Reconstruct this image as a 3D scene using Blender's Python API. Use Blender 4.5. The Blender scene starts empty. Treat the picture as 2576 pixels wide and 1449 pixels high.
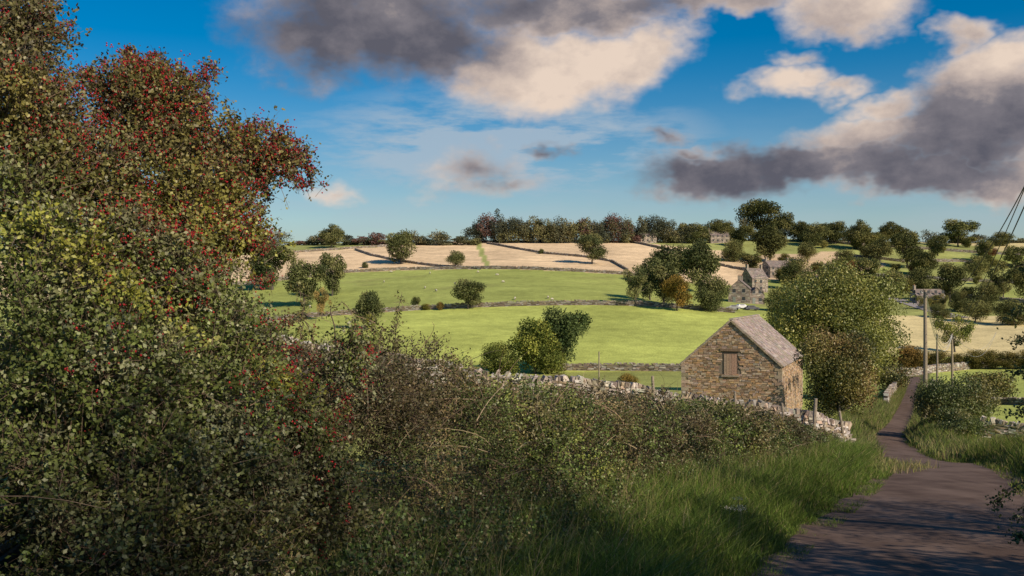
import bpy, math, numpy as np
from mathutils import Vector, Matrix
R = np.random.default_rng(7)
scene = bpy.context.scene
F = 1000.0  # focal length in pixels (1024 wide)

# ------------------------------------------------------------------ helpers
def sstep(a, b, x):
    t = np.clip((x - a) / (b - a), 0, 1); return t * t * (3 - 2 * t)

def link(ob, parent=None):
    scene.collection.objects.link(ob)
    if parent is not None: ob.parent = parent
    return ob

class MB:
    """mesh builder for numpy batches"""
    def __init__(s): s.v = []; s.f = {3: [], 4: []}; s.c = {3: [], 4: []}; s.m = {3: [], 4: []}; s.n = 0
    def add(s, verts, faces, cols, mat=0):
        verts = np.asarray(verts, float).reshape(-1, 3); faces = np.asarray(faces, int)
        k = faces.shape[1]
        cols = np.asarray(cols, float)
        if cols.ndim == 1: cols = np.tile(cols, (len(faces), 1))
        s.v.append(verts); s.f[k].append(faces + s.n); s.c[k].append(cols)
        s.m[k].append(np.full(len(faces), mat)); s.n += len(verts)
    def addo(s, off, faces, cols, mat=0):  # faces referencing already-added verts
        faces = np.asarray(faces, int); k = faces.shape[1]
        cols = np.asarray(cols, float)
        if cols.ndim == 1: cols = np.tile(cols, (len(faces), 1))
        s.f[k].append(faces + off); s.c[k].append(cols); s.m[k].append(np.full(len(faces), mat))
    def mesh(s, name, mats, smooth=False):
        V = np.concatenate(s.v); me = bpy.data.meshes.new(name)
        me.vertices.add(len(V)); me.vertices.foreach_set('co', V.ravel())
        idx = []; st = []; C = []; M = []; o = 0
        for k in (3, 4):
            if s.f[k]:
                f = np.concatenate(s.f[k]); idx.append(f.ravel())
                st.append(o + np.arange(len(f)) * k); o += f.size
                C.append(np.concatenate(s.c[k])); M.append(np.concatenate(s.m[k]))
        idx = np.concatenate(idx); st = np.concatenate(st); C = np.concatenate(C); M = np.concatenate(M)
        me.loops.add(len(idx)); me.loops.foreach_set('vertex_index', idx.astype(np.int32))
        me.polygons.add(len(st)); me.polygons.foreach_set('loop_start', st.astype(np.int32))
        me.polygons.foreach_set('material_index', M.astype(np.int32))
        me.polygons.foreach_set('use_smooth', np.full(len(st), smooth))
        me.update(calc_edges=True)
        a = me.attributes.new('Col', 'FLOAT_COLOR', 'FACE')
        a.data.foreach_set('color', np.concatenate([C, np.ones((len(C), 1))], 1).astype(np.float32).ravel())
        for m in mats: me.materials.append(m)
        return me
    def obj(s, name, mats, parent=None, smooth=False):
        return link(bpy.data.objects.new(name, s.mesh(name, mats, smooth)), parent)

def nrm(a): return a / np.maximum(np.linalg.norm(a, axis=-1, keepdims=True), 1e-9)
def rdir(n): return nrm(R.normal(size=(n, 3)))

def pnoise(P, s=1.0, seed=0):
    """cheap pseudo noise, about -1..1"""
    P = np.asarray(P) * s; o = np.zeros(len(P)); rr = np.random.default_rng(seed)
    for k in range(6):
        d = rr.normal(size=P.shape[1]) * (1.0 + .5 * k); o += np.sin(P @ d + rr.uniform(0, 6.28)) / (1 + .35 * k)
    return o / 2.6

def leaves(mb, P, L, W, col, up=0.0, mat=0, axis=None):
    n = len(P)
    a = rdir(n) if axis is None else nrm(axis + .6 * R.normal(size=(n, 3)))
    q = rdir(n); q[:, 2] += up
    b = nrm(np.cross(a, q))
    L = np.broadcast_to(L, (n,))[:, None]; W = np.broadcast_to(W, (n,))[:, None]
    v = np.stack([P - a * L / 2, P + b * W / 2 - a * L * .05, P + a * L / 2, P - b * W / 2 - a * L * .05], 1)
    mb.add(v, np.arange(4 * n).reshape(n, 4), col, mat)

def tube(mb, pts, rad, col, sides=5, mat=0):
    pts = np.asarray(pts, float); n = len(pts); rad = np.broadcast_to(rad, (n,))
    t = nrm(np.gradient(pts, axis=0)); ref = np.array([0.31, .17, .93]) if abs(t[0, 2]) < .8 else np.array([1., .2, 0])
    u = nrm(np.cross(t, ref)); w = np.cross(t, u); an = np.arange(sides) / sides * 2 * np.pi
    v = pts[:, None] + rad[:, None, None] * (np.cos(an)[None, :, None] * u[:, None] + np.sin(an)[None, :, None] * w[:, None])
    i = np.arange(n - 1)[:, None] * sides; j = np.arange(sides)[None]; j2 = (j + 1) % sides
    f = np.stack([i + j, i + j2, i + sides + j2, i + sides + j], -1).reshape(-1, 4)
    mb.add(v.reshape(-1, 3), f, col, mat)

BF = np.array([[0, 1, 3, 2], [4, 6, 7, 5], [0, 4, 5, 1], [2, 3, 7, 6], [0, 2, 6, 4], [1, 5, 7, 3]])
def boxes(mb, C, U, V, N, hu, hv, hn, jit, col, mat=0):
    C = np.atleast_2d(C).astype(float); n = len(C)
    def b(a): return np.broadcast_to(np.asarray(a, float), (n, 3))
    U, V, N = b(U), b(V), b(N)
    hu, hv, hn = [np.broadcast_to(np.asarray(h, float), (n,)) for h in (hu, hv, hn)]
    vs = []
    for a in (-1, 1):
        for bb in (-1, 1):
            for c in (-1, 1):
                j = 1 + R.uniform(-jit, jit, (n, 3)) if jit else np.ones((n, 3))
                vs.append(C + U * (a * hu * j[:, 0])[:, None] + V * (bb * hv * j[:, 1])[:, None] + N * (c * hn * j[:, 2])[:, None])
    v = np.stack(vs, 1)
    f = (BF[None] + 8 * np.arange(n)[:, None, None]).reshape(-1, 4)
    col = np.asarray(col, float)
    if col.ndim == 2: col = np.repeat(col, 6, 0)
    mb.add(v, f, col, mat)

def pal(n, cols, var=.2, p=None):
    cols = np.array(cols); i = R.choice(len(cols), n, p=p)
    return np.clip(cols[i] * (1 + R.uniform(-var, var, (n, 1))) * (1 + R.uniform(-.06, .06, (n, 3))), 0, 1)

# ------------------------------------------------------------------ materials
def newmat(name):
    m = bpy.data.materials.new(name); m.use_nodes = True; nt = m.node_tree; nt.nodes.clear()
    return m, nt, nt.nodes, nt.links
def out(nt, sh):
    o = nt.nodes.new('ShaderNodeOutputMaterial'); nt.links.new(sh, o.inputs[0])

def mat_leaf(name, transl=.3, objcolor=False, gloss=.0):
    m, nt, N, L = newmat(name)
    a = N.new('ShaderNodeAttribute'); a.attribute_name = 'Col'; c = a.outputs['Color']
    if objcolor:
        oi = N.new('ShaderNodeObjectInfo'); mx = N.new('ShaderNodeMixRGB'); mx.blend_type = 'MULTIPLY'; mx.inputs[0].default_value = 1
        L.new(c, mx.inputs[1]); L.new(oi.outputs['Color'], mx.inputs[2]); c = mx.outputs[0]
    d = N.new('ShaderNodeBsdfDiffuse'); L.new(c, d.inputs[0]); sh = d.outputs[0]
    if transl:
        t = N.new('ShaderNodeBsdfTranslucent'); x = N.new('ShaderNodeMixShader'); x.inputs[0].default_value = transl
        L.new(c, t.inputs[0]); L.new(sh, x.inputs[1]); L.new(t.outputs[0], x.inputs[2]); sh = x.outputs[0]
    if gloss:
        g = N.new('ShaderNodeBsdfGlossy'); g.inputs['Roughness'].default_value = .5; g.inputs['Color'].default_value = (.9, .9, .85, 1)
        y = N.new('ShaderNodeMixShader'); y.inputs[0].default_value = gloss
        L.new(sh, y.inputs[1]); L.new(g.outputs[0], y.inputs[2]); sh = y.outputs[0]
    out(nt, sh); return m

def mat_attr(name, nscale=20, namp=.35, rough=.9, bump=.3, base=None, bdist=.02, scales=None):
    m, nt, N, L = newmat(name)
    b = N.new('ShaderNodeBsdfPrincipled'); b.inputs['Roughness'].default_value = rough
    tc = N.new('ShaderNodeTexCoord'); nz = N.new('ShaderNodeTexNoise'); nz.inputs['Scale'].default_value = nscale; nz.inputs['Detail'].default_value = 4
    L.new(tc.outputs['Object'], nz.inputs['Vector'])
    mr = N.new('ShaderNodeMapRange'); mr.inputs['From Min'].default_value = .25; mr.inputs['From Max'].default_value = .75
    mr.inputs['To Min'].default_value = 1 - namp; mr.inputs['To Max'].default_value = 1 + namp; L.new(nz.outputs['Fac'], mr.inputs['Value'])
    vm = N.new('ShaderNodeVectorMath'); vm.operation = 'SCALE'; L.new(mr.outputs[0], vm.inputs['Scale'])
    if base is None:
        a = N.new('ShaderNodeAttribute'); a.attribute_name = 'Col'; L.new(a.outputs['Color'], vm.inputs[0])
    else:
        vm.inputs[0].default_value = base
    L.new(vm.outputs[0], b.inputs['Base Color'])
    bp = N.new('ShaderNodeBump'); bp.inputs['Strength'].default_value = bump; bp.inputs['Distance'].default_value = bdist
    L.new(nz.outputs['Fac'], bp.inputs['Height']); L.new(bp.outputs[0], b.inputs['Normal'])
    out(nt, b.outputs[0]); return m

M_leaf = mat_leaf('leaf', .22, gloss=.04); M_tree = mat_leaf('tree_foliage', 0, True); M_grass = mat_leaf('grass_blade', .25)
M_bark = mat_attr('bark', 8, .4); M_stone = mat_attr('limestone', 14, .35, bump=.5)
M_berry, nt, N, L = newmat('berry'); b = N.new('ShaderNodeBsdfPrincipled'); a = N.new('ShaderNodeAttribute'); a.attribute_name = 'Col'
L.new(a.outputs['Color'], b.inputs['Base Color']); b.inputs['Roughness'].default_value = .4; out(nt, b.outputs[0])
M_plain = mat_attr('painted', 3, .12, .7, .1)
M_wood = mat_attr('weathered_wood', 12, .35, .85, .4)

# ------------------------------------------------------------------ terrain height (z = 0 is eye level, +Y away)
cols_ = np.array([-600, 0, 250, 400, 520, 640, 760, 860, 940, 1024, 1600], float)
rows_ = np.array([45, 80, 150, 200, 300, 430, 600], float)
def zz(y, pys): return [(288 - p) * y / 1000 for p in pys]
ZT = np.array([
 [-3.2, -3.8, -4.2, -4.9, -5.4, -6.2, -7.2, -7.6, -7.9, -8.0, -7.5],
 [-5.0, -6.0, -7.5, -8.5, -9.0, -9.4, -9.5, -11., -11.5, -11.4, -10.],
 [-9.5, -10.5, -12., -13.5, -14.5, -14.6, -14.8, -15.6, -15.4, -14.4, -12.],
 zz(200, [338, 343, 352, 365, 372, 372, 373, 373, 371, 366, 355]),
 zz(300, [330, 330, 325, 311, 306, 306, 312, 318, 324, 324, 315]),
 zz(430, [285, 285, 280, 271, 269, 274, 281, 288, 290, 285, 280]),
 zz(600, [242, 243, 243, 239, 237, 237, 235, 234, 236, 239, 243])])
RC_Y = np.array([-200, -30, -10, 0, 6, 12.3, 20.5, 30, 38, 45, 52, 60, 70, 85, 110, 150, 180, 225, 260], float)
RC_X = np.array([-3, 0.0, 0.9, 1.9, 3.2, 5.05, 8.95, 13.0, 15.8, 17.8, 20.0, 22.7, 26.6, 33., 43.5, 60, 72.5, 98, 135], float)
def roadx(y):
    return sum(np.interp(y + d, RC_Y, RC_X) for d in (-2.5, -1.2, 0, 1.2, 2.5)) / 5
def basez(y): return np.interp(y, [-200, 0, 30, 38, 45, 52, 60, 80], [19.8, -2.2, -5.5, -6.6, -7.5, -8.3, -9.1, -11.])
def roadhw(y): return np.interp(y, [0, 20, 30, 38, 45, 60, 80, 260], [2.1, 2.0, 1.8, 1.55, 1.3, 1.1, 1.0, 1.0])
def Hlin(c, y):
    zs = [np.interp(c, cols_, r) for r in ZT]
    o = zs[0].copy()
    for j in range(len(rows_) - 1):
        t = np.clip((y - rows_[j]) / (rows_[j + 1] - rows_[j]), 0, 1)
        o += (zs[j + 1] - zs[j]) * t
    return o
def H(x, y):
    x = np.asarray(x, float); y = np.asarray(y, float); x, y = np.broadcast_arrays(x, y)
    c = 512 + F * x / np.maximum(y, 25)
    far = 0
    for fy in (.92, .97, 1.03, 1.08):
        for dc in (-45, 0, 45): far = far + Hlin(c + dc, np.minimum(y, 598) * fy)
    far = far / 12
    far = far - np.clip(y - 600, 0, None) * .03 + sstep(110, 180, y) * (.45 * np.sin(x * .045 + 1.3 * np.sin(y * .021)) + .3 * np.sin(y * .06 + x * .03))
    rx = roadx(y); hw = roadhw(y)
    dl = rx - hw - x; dr = x - rx - hw
    near = basez(y) + .14 * np.clip(dl, 0, 30) + .12 * sstep(0.1, 1.0, dl) + .15 * np.clip(dr, 0, 6) + .4 * sstep(.1, 2., dr)
    w = sstep(34, 58, y)
    h = near * (1 - w) + far * w
    e = sstep(48, 60, y) * (1 - sstep(150, 200, y))
    h = h + e * .7 * sstep(.0, 1.4, np.abs(x - rx) - hw) * (1 - sstep(3, 8, np.abs(x - rx)))
    return h
def H1(x, y): return float(H(np.array([x]), np.array([y]))[0])
_ys = np.geomspace(105, 640, 900)
def depth_at(c, py):
    q = 288 - F * H((c - 512) / F * _ys, _ys) / _ys
    i = np.nonzero(q <= py)[0]
    return float(_ys[i[0]]) if len(i) else 592.0
def W(c, py):  # ground point on the far side of the valley
    y = depth_at(c, py); x = (c - 512) / F * y; return np.array([x, y, H1(x, y)])
def pxw(c, py, d): return np.array([(c - 512) / F * d, d, (288 - py) / F * d])

LB = [(-100, 345), (200, 332), (250, 325), (300, 318), (360, 314), (420, 310), (520, 306), (640, 306), (735, 313), (800, 316)]
LC = [(-100, 300), (200, 290), (285, 280), (345, 273), (400, 270), (480, 269), (560, 271), (640, 276), (700, 284)]
LF = [(-100, 262), (200, 256), (285, 253), (350, 249), (400, 246), (480, 242), (560, 242), (640, 243), (700, 250)]
def line_y(Ls):
    return np.array([p[0] for p in Ls], float), np.array([depth_at(*p) for p in Ls])
lb, lc, lf = line_y(LB), line_y(LC), line_y(LF)
la = depth_at(620, 371)

def build_terrain():
    u = np.concatenate([np.linspace(-3, -.66, 50), np.arange(-.64, .6401, .0026), np.linspace(.66, 3, 50)])
    y = np.concatenate([np.linspace(-200, -20, 12), np.arange(-18, 9.6, .6), np.exp(np.arange(np.log(10), np.log(640), .0085)), np.geomspace(660, 5000, 26)])
    X = u[None] * np.hypot(y, 12)[:, None]; Y = np.broadcast_to(y[:, None], X.shape)
    Z = H(X, Y); V = np.stack([X, Y, Z], -1).reshape(-1, 3)
    ny, nx = X.shape; i = (np.arange(ny - 1)[:, None] * nx + np.arange(nx - 1)[None])
    f = np.stack([i, i + 1, i + nx + 1, i + nx], -1).reshape(-1, 4)
    x, y = V[:, 0], V[:, 1]; c = 512 + F * x / np.maximum(y, 12)
    P2 = np.stack([x, y], 1)
    n1 = pnoise(P2, .03, 3); n2 = pnoise(P2, .12, 4); n3 = pnoise(P2, .4, 5)
    g_near = np.array([.33, .35, .10]); g1 = np.array([.42, .465, .115]); g2 = np.array([.33, .37, .10]); straw = np.array([.74, .55, .34])
    yel = np.array([.64, .53, .27]); gr = np.array([.30, .32, .105]); dk = np.array([.05, .06, .022])
    C = np.tile(g_near, (len(x), 1))
    yB = np.interp(c, *lb); yC = np.interp(c, *lc); yF = np.interp(c, *lf)
    def put(m, col): C[m] = col
    put((y > la), g1); put(y > yB, g2); put((y > yC), straw); put(y > yF, gr * 1.1)
    r = (c > 700) & (y > 205) & (c + .0 * y > 760 - (y - 300) * .15)
    rr = np.random.default_rng(11); k = 42; cx = rr.uniform(650, 1200, k); cy = rr.uniform(270, 620, k)
    pc = [gr, gr * 1.15, g2, yel * .9, gr * .9, straw * .8]; pi = rr.choice(len(pc), k, p=[.25, .2, .2, .17, .1, .08])
    ii = np.nonzero(r & (y > 320))[0]
    cc = c[ii] + 6 * n2[ii]; yy = y[ii] + 4 * n2[ii]
    best = np.argmin((cc[:, None] - cx[None]) ** 2 * .35 + (yy[:, None] - cy[None]) ** 2 * 1.6, 1)
    C[ii] = np.array(pc)[pi[best]]
    put(r & (y <= 320) & (c > 800), yel * 1.05)
    put((c > 800) & (y <= 222), g1 * .95)
    C = C * (1 + .10 * n1 + .08 * n2 + .06 * n3)[:, None]
    slope = sstep(.4, 1.0, n1 * .6 + n2 * .6)[:, None] * ((y > yB) & (y < yC))[:, None]
    C = C * (1 - .45 * slope) + np.array([.20, .17, .08]) * .45 * slope
    st = np.sin(y * .9 + 1.5 * n1 * 3) * .5 + np.sin(y * .33 + x * .05 + 2 * n1); C = C * (1 + .03 * st)[:, None]
    hay = ((y > yC) & (y < yF) & (c < 700)); C[hay] *= (1 + .07 * np.sin(y[hay] * .45 + x[hay] * .12 + 2 * n1[hay]))[:, None]
    pth = np.interp(y, [depth_at(488, 268), depth_at(477, 243)], [488, 477]); m = (np.abs(c - pth) < 3.0) & (y > yC) & (y < yF)
    C[m] = [.36, .38, .13]
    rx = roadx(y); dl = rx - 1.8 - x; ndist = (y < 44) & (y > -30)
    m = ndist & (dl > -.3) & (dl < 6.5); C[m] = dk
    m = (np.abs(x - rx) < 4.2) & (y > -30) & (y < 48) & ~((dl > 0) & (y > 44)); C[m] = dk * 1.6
    m = (np.abs(x - rx) < 2.8) & (y >= 48) & (y < 190); C[m] = [.16, .16, .06]
    mb_col = np.clip(C, 0, 1)
    me = bpy.data.meshes.new('ground'); me.vertices.add(len(V)); me.vertices.foreach_set('co', V.ravel())
    me.loops.add(f.size); me.loops.foreach_set('vertex_index', f.ravel().astype(np.int32))
    me.polygons.add(len(f)); me.polygons.foreach_set('loop_start', (np.arange(len(f)) * 4).astype(np.int32))
    me.polygons.foreach_set('use_smooth', np.ones(len(f), bool)); me.update(calc_edges=True)
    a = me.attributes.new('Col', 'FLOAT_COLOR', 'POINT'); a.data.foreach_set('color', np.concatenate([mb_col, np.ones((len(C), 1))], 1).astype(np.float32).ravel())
    m, nt, N, L = newmat('pasture')
    b = N.new('ShaderNodeBsdfPrincipled'); b.inputs['Roughness'].default_value = 1; b.inputs['Specular IOR Level'].default_value = .1
    tc = N.new('ShaderNodeTexCoord'); at = N.new('ShaderNodeAttribute'); at.attribute_name = 'Col'
    s = []
    for sc, lo, hi in ((.35, .86, 1.14), (2.2, .84, 1.16), (.05, .85, 1.15)):
        nz = N.new('ShaderNodeTexNoise'); nz.inputs['Scale'].default_value = sc; nz.inputs['Detail'].default_value = 4; L.new(tc.outputs['Object'], nz.inputs['Vector'])
        mr = N.new('ShaderNodeMapRange'); mr.inputs['From Min'].default_value = .3; mr.inputs['From Max'].default_value = .7; mr.inputs['To Min'].default_value = lo; mr.inputs['To Max'].default_value = hi
        L.new(nz.outputs['Fac'], mr.inputs['Value']); s.append((mr.outputs[0], nz.outputs['Fac']))
    m1 = N.new('ShaderNodeMath'); m1.operation = 'MULTIPLY'; L.new(s[0][0], m1.inputs[0]); L.new(s[1][0], m1.inputs[1])
    m2 = N.new('ShaderNodeMath'); m2.operation = 'MULTIPLY'; L.new(m1.outputs[0], m2.inputs[0]); L.new(s[2][0], m2.inputs[1])
    vm = N.new('ShaderNodeVectorMath'); vm.operation = 'SCALE'; L.new(at.outputs['Color'], vm.inputs[0]); L.new(m2.outputs[0], vm.inputs['Scale'])
    L.new(vm.outputs[0], b.inputs['Base Color'])
    bp = N.new('ShaderNodeBump'); bp.inputs['Strength'].default_value = .5; bp.inputs['Distance'].default_value = .25; L.new(s[1][1], bp.inputs['Height']); L.new(bp.outputs[0], b.inputs['Normal'])
    out(nt, b.outputs[0]); me.materials.append(m)
    link(bpy.data.objects.new('ground', me))
build_terrain()

# ------------------------------------------------------------------ lane
def ribbon(name, cy, cx, hw, mat, lift=.03, ncross=9):
    cy = np.asarray(cy); cx = np.asarray(cx)
    tx = np.gradient(cx); ty = np.gradient(cy); l = np.hypot(tx, ty); nxv, nyv = ty / l, -tx / l
    o = np.linspace(-1, 1, ncross); hwv = np.broadcast_to(hw, cx.shape) * (1 + .03 * np.sin(cy * 1.7) + .02 * np.sin(cy * 4.1))
    X = cx[:, None] + nxv[:, None] * o * hwv[:, None]; Y = cy[:, None] + nyv[:, None] * o * hwv[:, None]
    Z = H(X, Y) + lift + .05 * (1 - o ** 2)[None]; V = np.stack([X, Y, Z], -1)
    n, k = X.shape; i = np.arange(n - 1)[:, None] * k + np.arange(k - 1)[None]
    mb = MB(); mb.add(V, np.stack([i, i + 1, i + k + 1, i + k], -1).reshape(-1, 4), (.08, .07, .066)); return mb.obj(name, [mat], smooth=True)
M_road, nt, N, L = newmat('asphalt')
b = N.new('ShaderNodeBsdfPrincipled'); b.inputs['Roughness'].default_value = .9; b.inputs['Specular IOR Level'].default_value = .15; tc = N.new('ShaderNodeTexCoord')
def noise(nt, sc, det, vec, stretch=None):
    n = nt.nodes.new('ShaderNodeTexNoise'); n.inputs['Scale'].default_value = sc; n.inputs['Detail'].default_value = det
    if stretch:
        mp = nt.nodes.new('ShaderNodeMapping'); mp.inputs['Scale'].default_value = stretch; mp.inputs['Rotation'].default_value = (0, 0, math.radians(24)); nt.links.new(vec, mp.inputs[0]); vec = mp.outputs[0]
    nt.links.new(vec, n.inputs['Vector']); return n
n1 = noise(nt, .5, 5, tc.outputs['Object'], (3, .35, 1)); n2 = noise(nt, 60, 3, tc.outputs['Object']); n3 = noise(nt, 1.2, 6, tc.outputs['Object'])
cr = N.new('ShaderNodeValToRGB'); cr.color_ramp.elements[0].position = .38; cr.color_ramp.elements[0].color = (.092, .060, .047, 1); cr.color_ramp.elements[1].position = .64; cr.color_ramp.elements[1].color = (.19, .133, .106, 1)
ad = N.new('ShaderNodeMath'); ad.operation = 'ADD'; mu = N.new('ShaderNodeMath'); mu.operation = 'MULTIPLY'; mu.inputs[1].default_value = .5
L.new(n1.outputs[0], ad.inputs[0]); L.new(n3.outputs[0], ad.inputs[1]); L.new(ad.outputs[0], mu.inputs[0]); L.new(mu.outputs[0], cr.inputs[0])
mr = N.new('ShaderNodeMapRange'); mr.inputs['To Min'].default_value = .55; mr.inputs['To Max'].default_value = 1.45; L.new(n2.outputs[0], mr.inputs[0])
vm = N.new('ShaderNodeVectorMath'); vm.operation = 'SCALE'; L.new(cr.outputs[0], vm.inputs[0]); L.new(mr.outputs[0], vm.inputs['Scale']); L.new(vm.outputs[0], b.inputs['Base Color'])
bp = N.new('ShaderNodeBump'); bp.inputs['Strength'].default_value = .4; bp.inputs['Distance'].default_value = .01; L.new(n2.outputs[0], bp.inputs['Height']); L.new(bp.outputs[0], b.inputs['Normal']); out(nt, b.outputs[0])
ry = np.concatenate([np.arange(-40, 60, .5), np.arange(60, 178, 1.)])
ribbon('lane', ry, roadx(ry), roadhw(ry), M_road)
p = [W(868, 294), W(885, 297), W(905, 302), W(926, 309), W(960, 318)]
py_ = np.linspace(0, 4, 60); P = np.stack([np.interp(py_, range(5), [q[k] for q in p]) for k in (0, 1)])
def ribbon_xy(name, X0, Y0, hw, mat, lift=.15):
    tx = np.gradient(X0); ty = np.gradient(Y0); l = np.hypot(tx, ty); o = np.linspace(-1, 1, 5)
    X = X0[:, None] + (ty / l)[:, None] * o * hw; Y = Y0[:, None] - (tx / l)[:, None] * o * hw
    V = np.stack([X, Y, H(X, Y) + lift], -1); n, k = X.shape; i = np.arange(n - 1)[:, None] * k + np.arange(k - 1)[None]
    mb = MB(); mb.add(V, np.stack([i, i + 1, i + k + 1, i + k], -1).reshape(-1, 4), (.1,) * 3); mb.obj(name, [mat], smooth=True)
ribbon_xy('village_road', P[0], P[1], 3.0, mat_attr('road_pale', 2, .15, base=(.3, .27, .26)))

# ------------------------------------------------------------------ drystone walls
STC = [(.33, .28, .23), (.44, .39, .33), (.24, .19, .15), (.52, .47, .42), (.36, .28, .19), (.29, .23, .15)]
def dry_wall(name, pts, height, thick, sl, sh, cope, bright=1.0, sway=0.0, lean=.2):
    pts = np.asarray(pts, float); seg = np.hypot(*np.diff(pts, axis=0).T); S = np.concatenate([[0], np.cumsum(seg)]); T = S[-1]
    mb = MB()
    def pos(s): return np.stack([np.interp(s, S, pts[:, 0]), np.interp(s, S, pts[:, 1])], -1)
    def hgt(s): return height * (1 + sway * (np.sin(s * .9) * .35 + np.sin(s * .37 + 2) * .6 + .25 * np.sin(s * 2.7)))
    nc = int(np.ceil(height * (1 + sway) / sh))
    for k in range(nc + 1):
        m = int(T / sl * 1.15) + 2; w = R.uniform(.5, 1.5, m) * sl; e = np.cumsum(w); s0 = e - w / 2; ok = s0 < T; s0 = s0[ok]; w = w[ok]
        hz = (k + .5) * sh; ok = hz < hgt(s0); s0 = s0[ok]; w = w[ok]
        if len(s0) == 0: continue
        p = pos(s0); t = nrm(pos(np.minimum(s0 + .3, T)) - pos(np.maximum(s0 - .3, 0)))
        U = np.concatenate([t, np.zeros((len(t), 1))], 1); N_ = np.stack([-t[:, 1], t[:, 0], 0 * t[:, 0]], 1)
        C = np.concatenate([p, (H(p[:, 0], p[:, 1]) + hz - .1 + R.uniform(-.2, .2, len(p)) * sh)[:, None]], 1)
        sl_ = R.normal(0, .08, len(p)); V_ = nrm(np.array([0, 0, 1.]) + U * sl_[:, None]); U2 = np.cross(N_, V_) * -1
        boxes(mb, C, U2, V_, N_, w * .48, sh * R.uniform(.34, .52, len(p)), thick / 2 * (1 - .12 * hz / height) * R.uniform(.85, 1.12, len(p)), .18, pal(len(p), STC, .25) * bright)
    m = int(T / cope[0]); s0 = (np.arange(m) + .5) * cope[0] + R.uniform(-.35, .35, m) * cope[0]; s0 = s0[R.uniform(size=m) > .06]
    p = pos(s0); q = pos(np.minimum(s0 + .2, T)); p2 = pos(np.maximum(s0 - .2, 0)); t = nrm(q - p2)
    U = np.concatenate([t, np.zeros((len(t), 1))], 1); N_ = np.stack([-t[:, 1], t[:, 0], 0 * t[:, 0]], 1)
    V_ = nrm(np.array([0, 0, 1.]) + U * (R.normal(lean, .3, len(p)) + .25 * np.sin(s0 * .8))[:, None]); U2 = -np.cross(N_, V_)
    C = np.concatenate([p, (H(p[:, 0], p[:, 1]) + hgt(s0) - .12 + cope[1] * .3)[:, None]], 1)
    boxes(mb, C, U2, V_, N_, cope[0] * R.uniform(.3, .62, len(p)), cope[1] * R.uniform(.3, .55, len(p)), thick * .5 * R.uniform(.6, .98, len(p)), .3, pal(len(p), [(.40, .35, .30), (.50, .45, .39), (.32, .27, .22), (.24, .19, .15), (.36, .29, .21)], .22) * bright)
    s0 = np.arange(0.1, T - .1, max(.5, sl)); p = pos(s0); q = pos(s0 + .1); t = nrm(q - p)
    U = np.concatenate([t, np.zeros((len(t), 1))], 1); N_ = np.stack([-t[:, 1], t[:, 0], 0 * t[:, 0]], 1)
    C = np.concatenate([p, (H(p[:, 0], p[:, 1]) + hgt(s0) * .45 - .1)[:, None]], 1)
    boxes(mb, C, U, (0, 0, 1.), N_, max(.5, sl) * .55, hgt(s0) * .45, thick * .33, 0, np.array([.08, .07, .055]))
    return mb.obj(name, [M_stone])
near_wall = [(-24, 47), (-17, 43), (-10, 39.5), (-4, 37.2), (1, 36.6), (5.5, 37.4), (9, 37.0), (11.2, 37.2), (13.2, 39.6)]
dry_wall('drystone_wall', near_wall, 1.36, .5, .27, .115, (.14, .26), 1.05, .13, .35)
mb = MB(); n = 420; x = R.uniform(7.5, 13.4, n); wy = np.interp(x, [p[0] for p in near_wall], [p[1] for p in near_wall]); off = np.abs(R.normal(0, .5, n)) + .2; y = wy - off
Vr = nrm(np.array([0, 0, 1.]) + .5 * R.normal(size=(n, 3))); Ur = nrm(np.cross(Vr, rdir(n))); Nr = np.cross(Ur, Vr)
boxes(mb, np.stack([x, y, H(x, y) + np.clip(1.0 - off * .9, .02, 1) * R.uniform(0, 1, n)], 1), Ur, Vr, Nr, R.uniform(.08, .2, n), R.uniform(.04, .09, n), R.uniform(.07, .15, n), .2, pal(n, STC, .2)); mb.obj('tumbled_stones', [M_stone])
def far_wall(name, pl, h=1.35, sub=None, b=.8):
    pts = [W(*q)[:2] for q in pl]; dry_wall(name, pts, h, .6, 1.0, .33, (.55, .35), b, .1)
far_wall('drystone_wall', [(545, 370), (600, 370.5), (650, 371), (700, 371.5)], b=.7)
far_wall('drystone_wall', LB[1:-1], b=.6)
far_wall('drystone_wall', LC[1:-1], b=.65, h=1.2)
far_wall('drystone_wall', [(355, 250), (372, 256), (395, 261), (440, 267), (480, 269.5)], b=.8, h=1.0)
far_wall('drystone_wall', [(487, 244), (515, 249), (545, 254), (585, 257.5), (612, 262), (628, 271)], b=.8, h=1.0)
far_wall('drystone_wall', [(290, 253), (350, 249), (400, 246), (480, 242.5), (560, 242), (635, 243)], b=.7, h=1.1)
far_wall('drystone_wall', [(632, 243), (680, 254), (720, 266), (752, 272)], b=.7, h=1.1)
far_wall('drystone_wall', [(800, 241), (860, 246), (930, 250), (1030, 256)], b=.75)
far_wall('drystone_wall', [(845, 256), (900, 262), (960, 262), (1030, 268)], b=.75)
far_wall('drystone_wall', [(815, 268), (860, 276), (930, 279), (1030, 284)], b=.75)
far_wall('drystone_wall', [(880, 286), (940, 296), (1030, 304)], b=.75)
dry_wall('drystone_wall', [((c - 512) / F * d, d) for c, d in ((886, 176), (925, 182), (965, 190), (1000, 198), (1060, 205))], 1.3, .55, .7, .26, (.4, .35), .8, .06)
dry_wall('drystone_wall', [((c - 512) / F * d, d) for c, d in ((898, 150), (893, 128), (888, 112), (886, 102))], 1.0, .5, .5, .2, (.3, .3), .9, .08)
dry_wall('drystone_wall', [((c - 512) / F * d, d) for c, d in ((932, 150), (955, 128), (985, 112), (1060, 104))], .7, .5, .5, .2, (.3, .3), .6, .08)
dry_wall('drystone_wall', [(27.2, 58), (30, 56), (33, 53.5), (37, 51)], 1.25, .5, .3, .13, (.16, .3), .9, .1)

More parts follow.
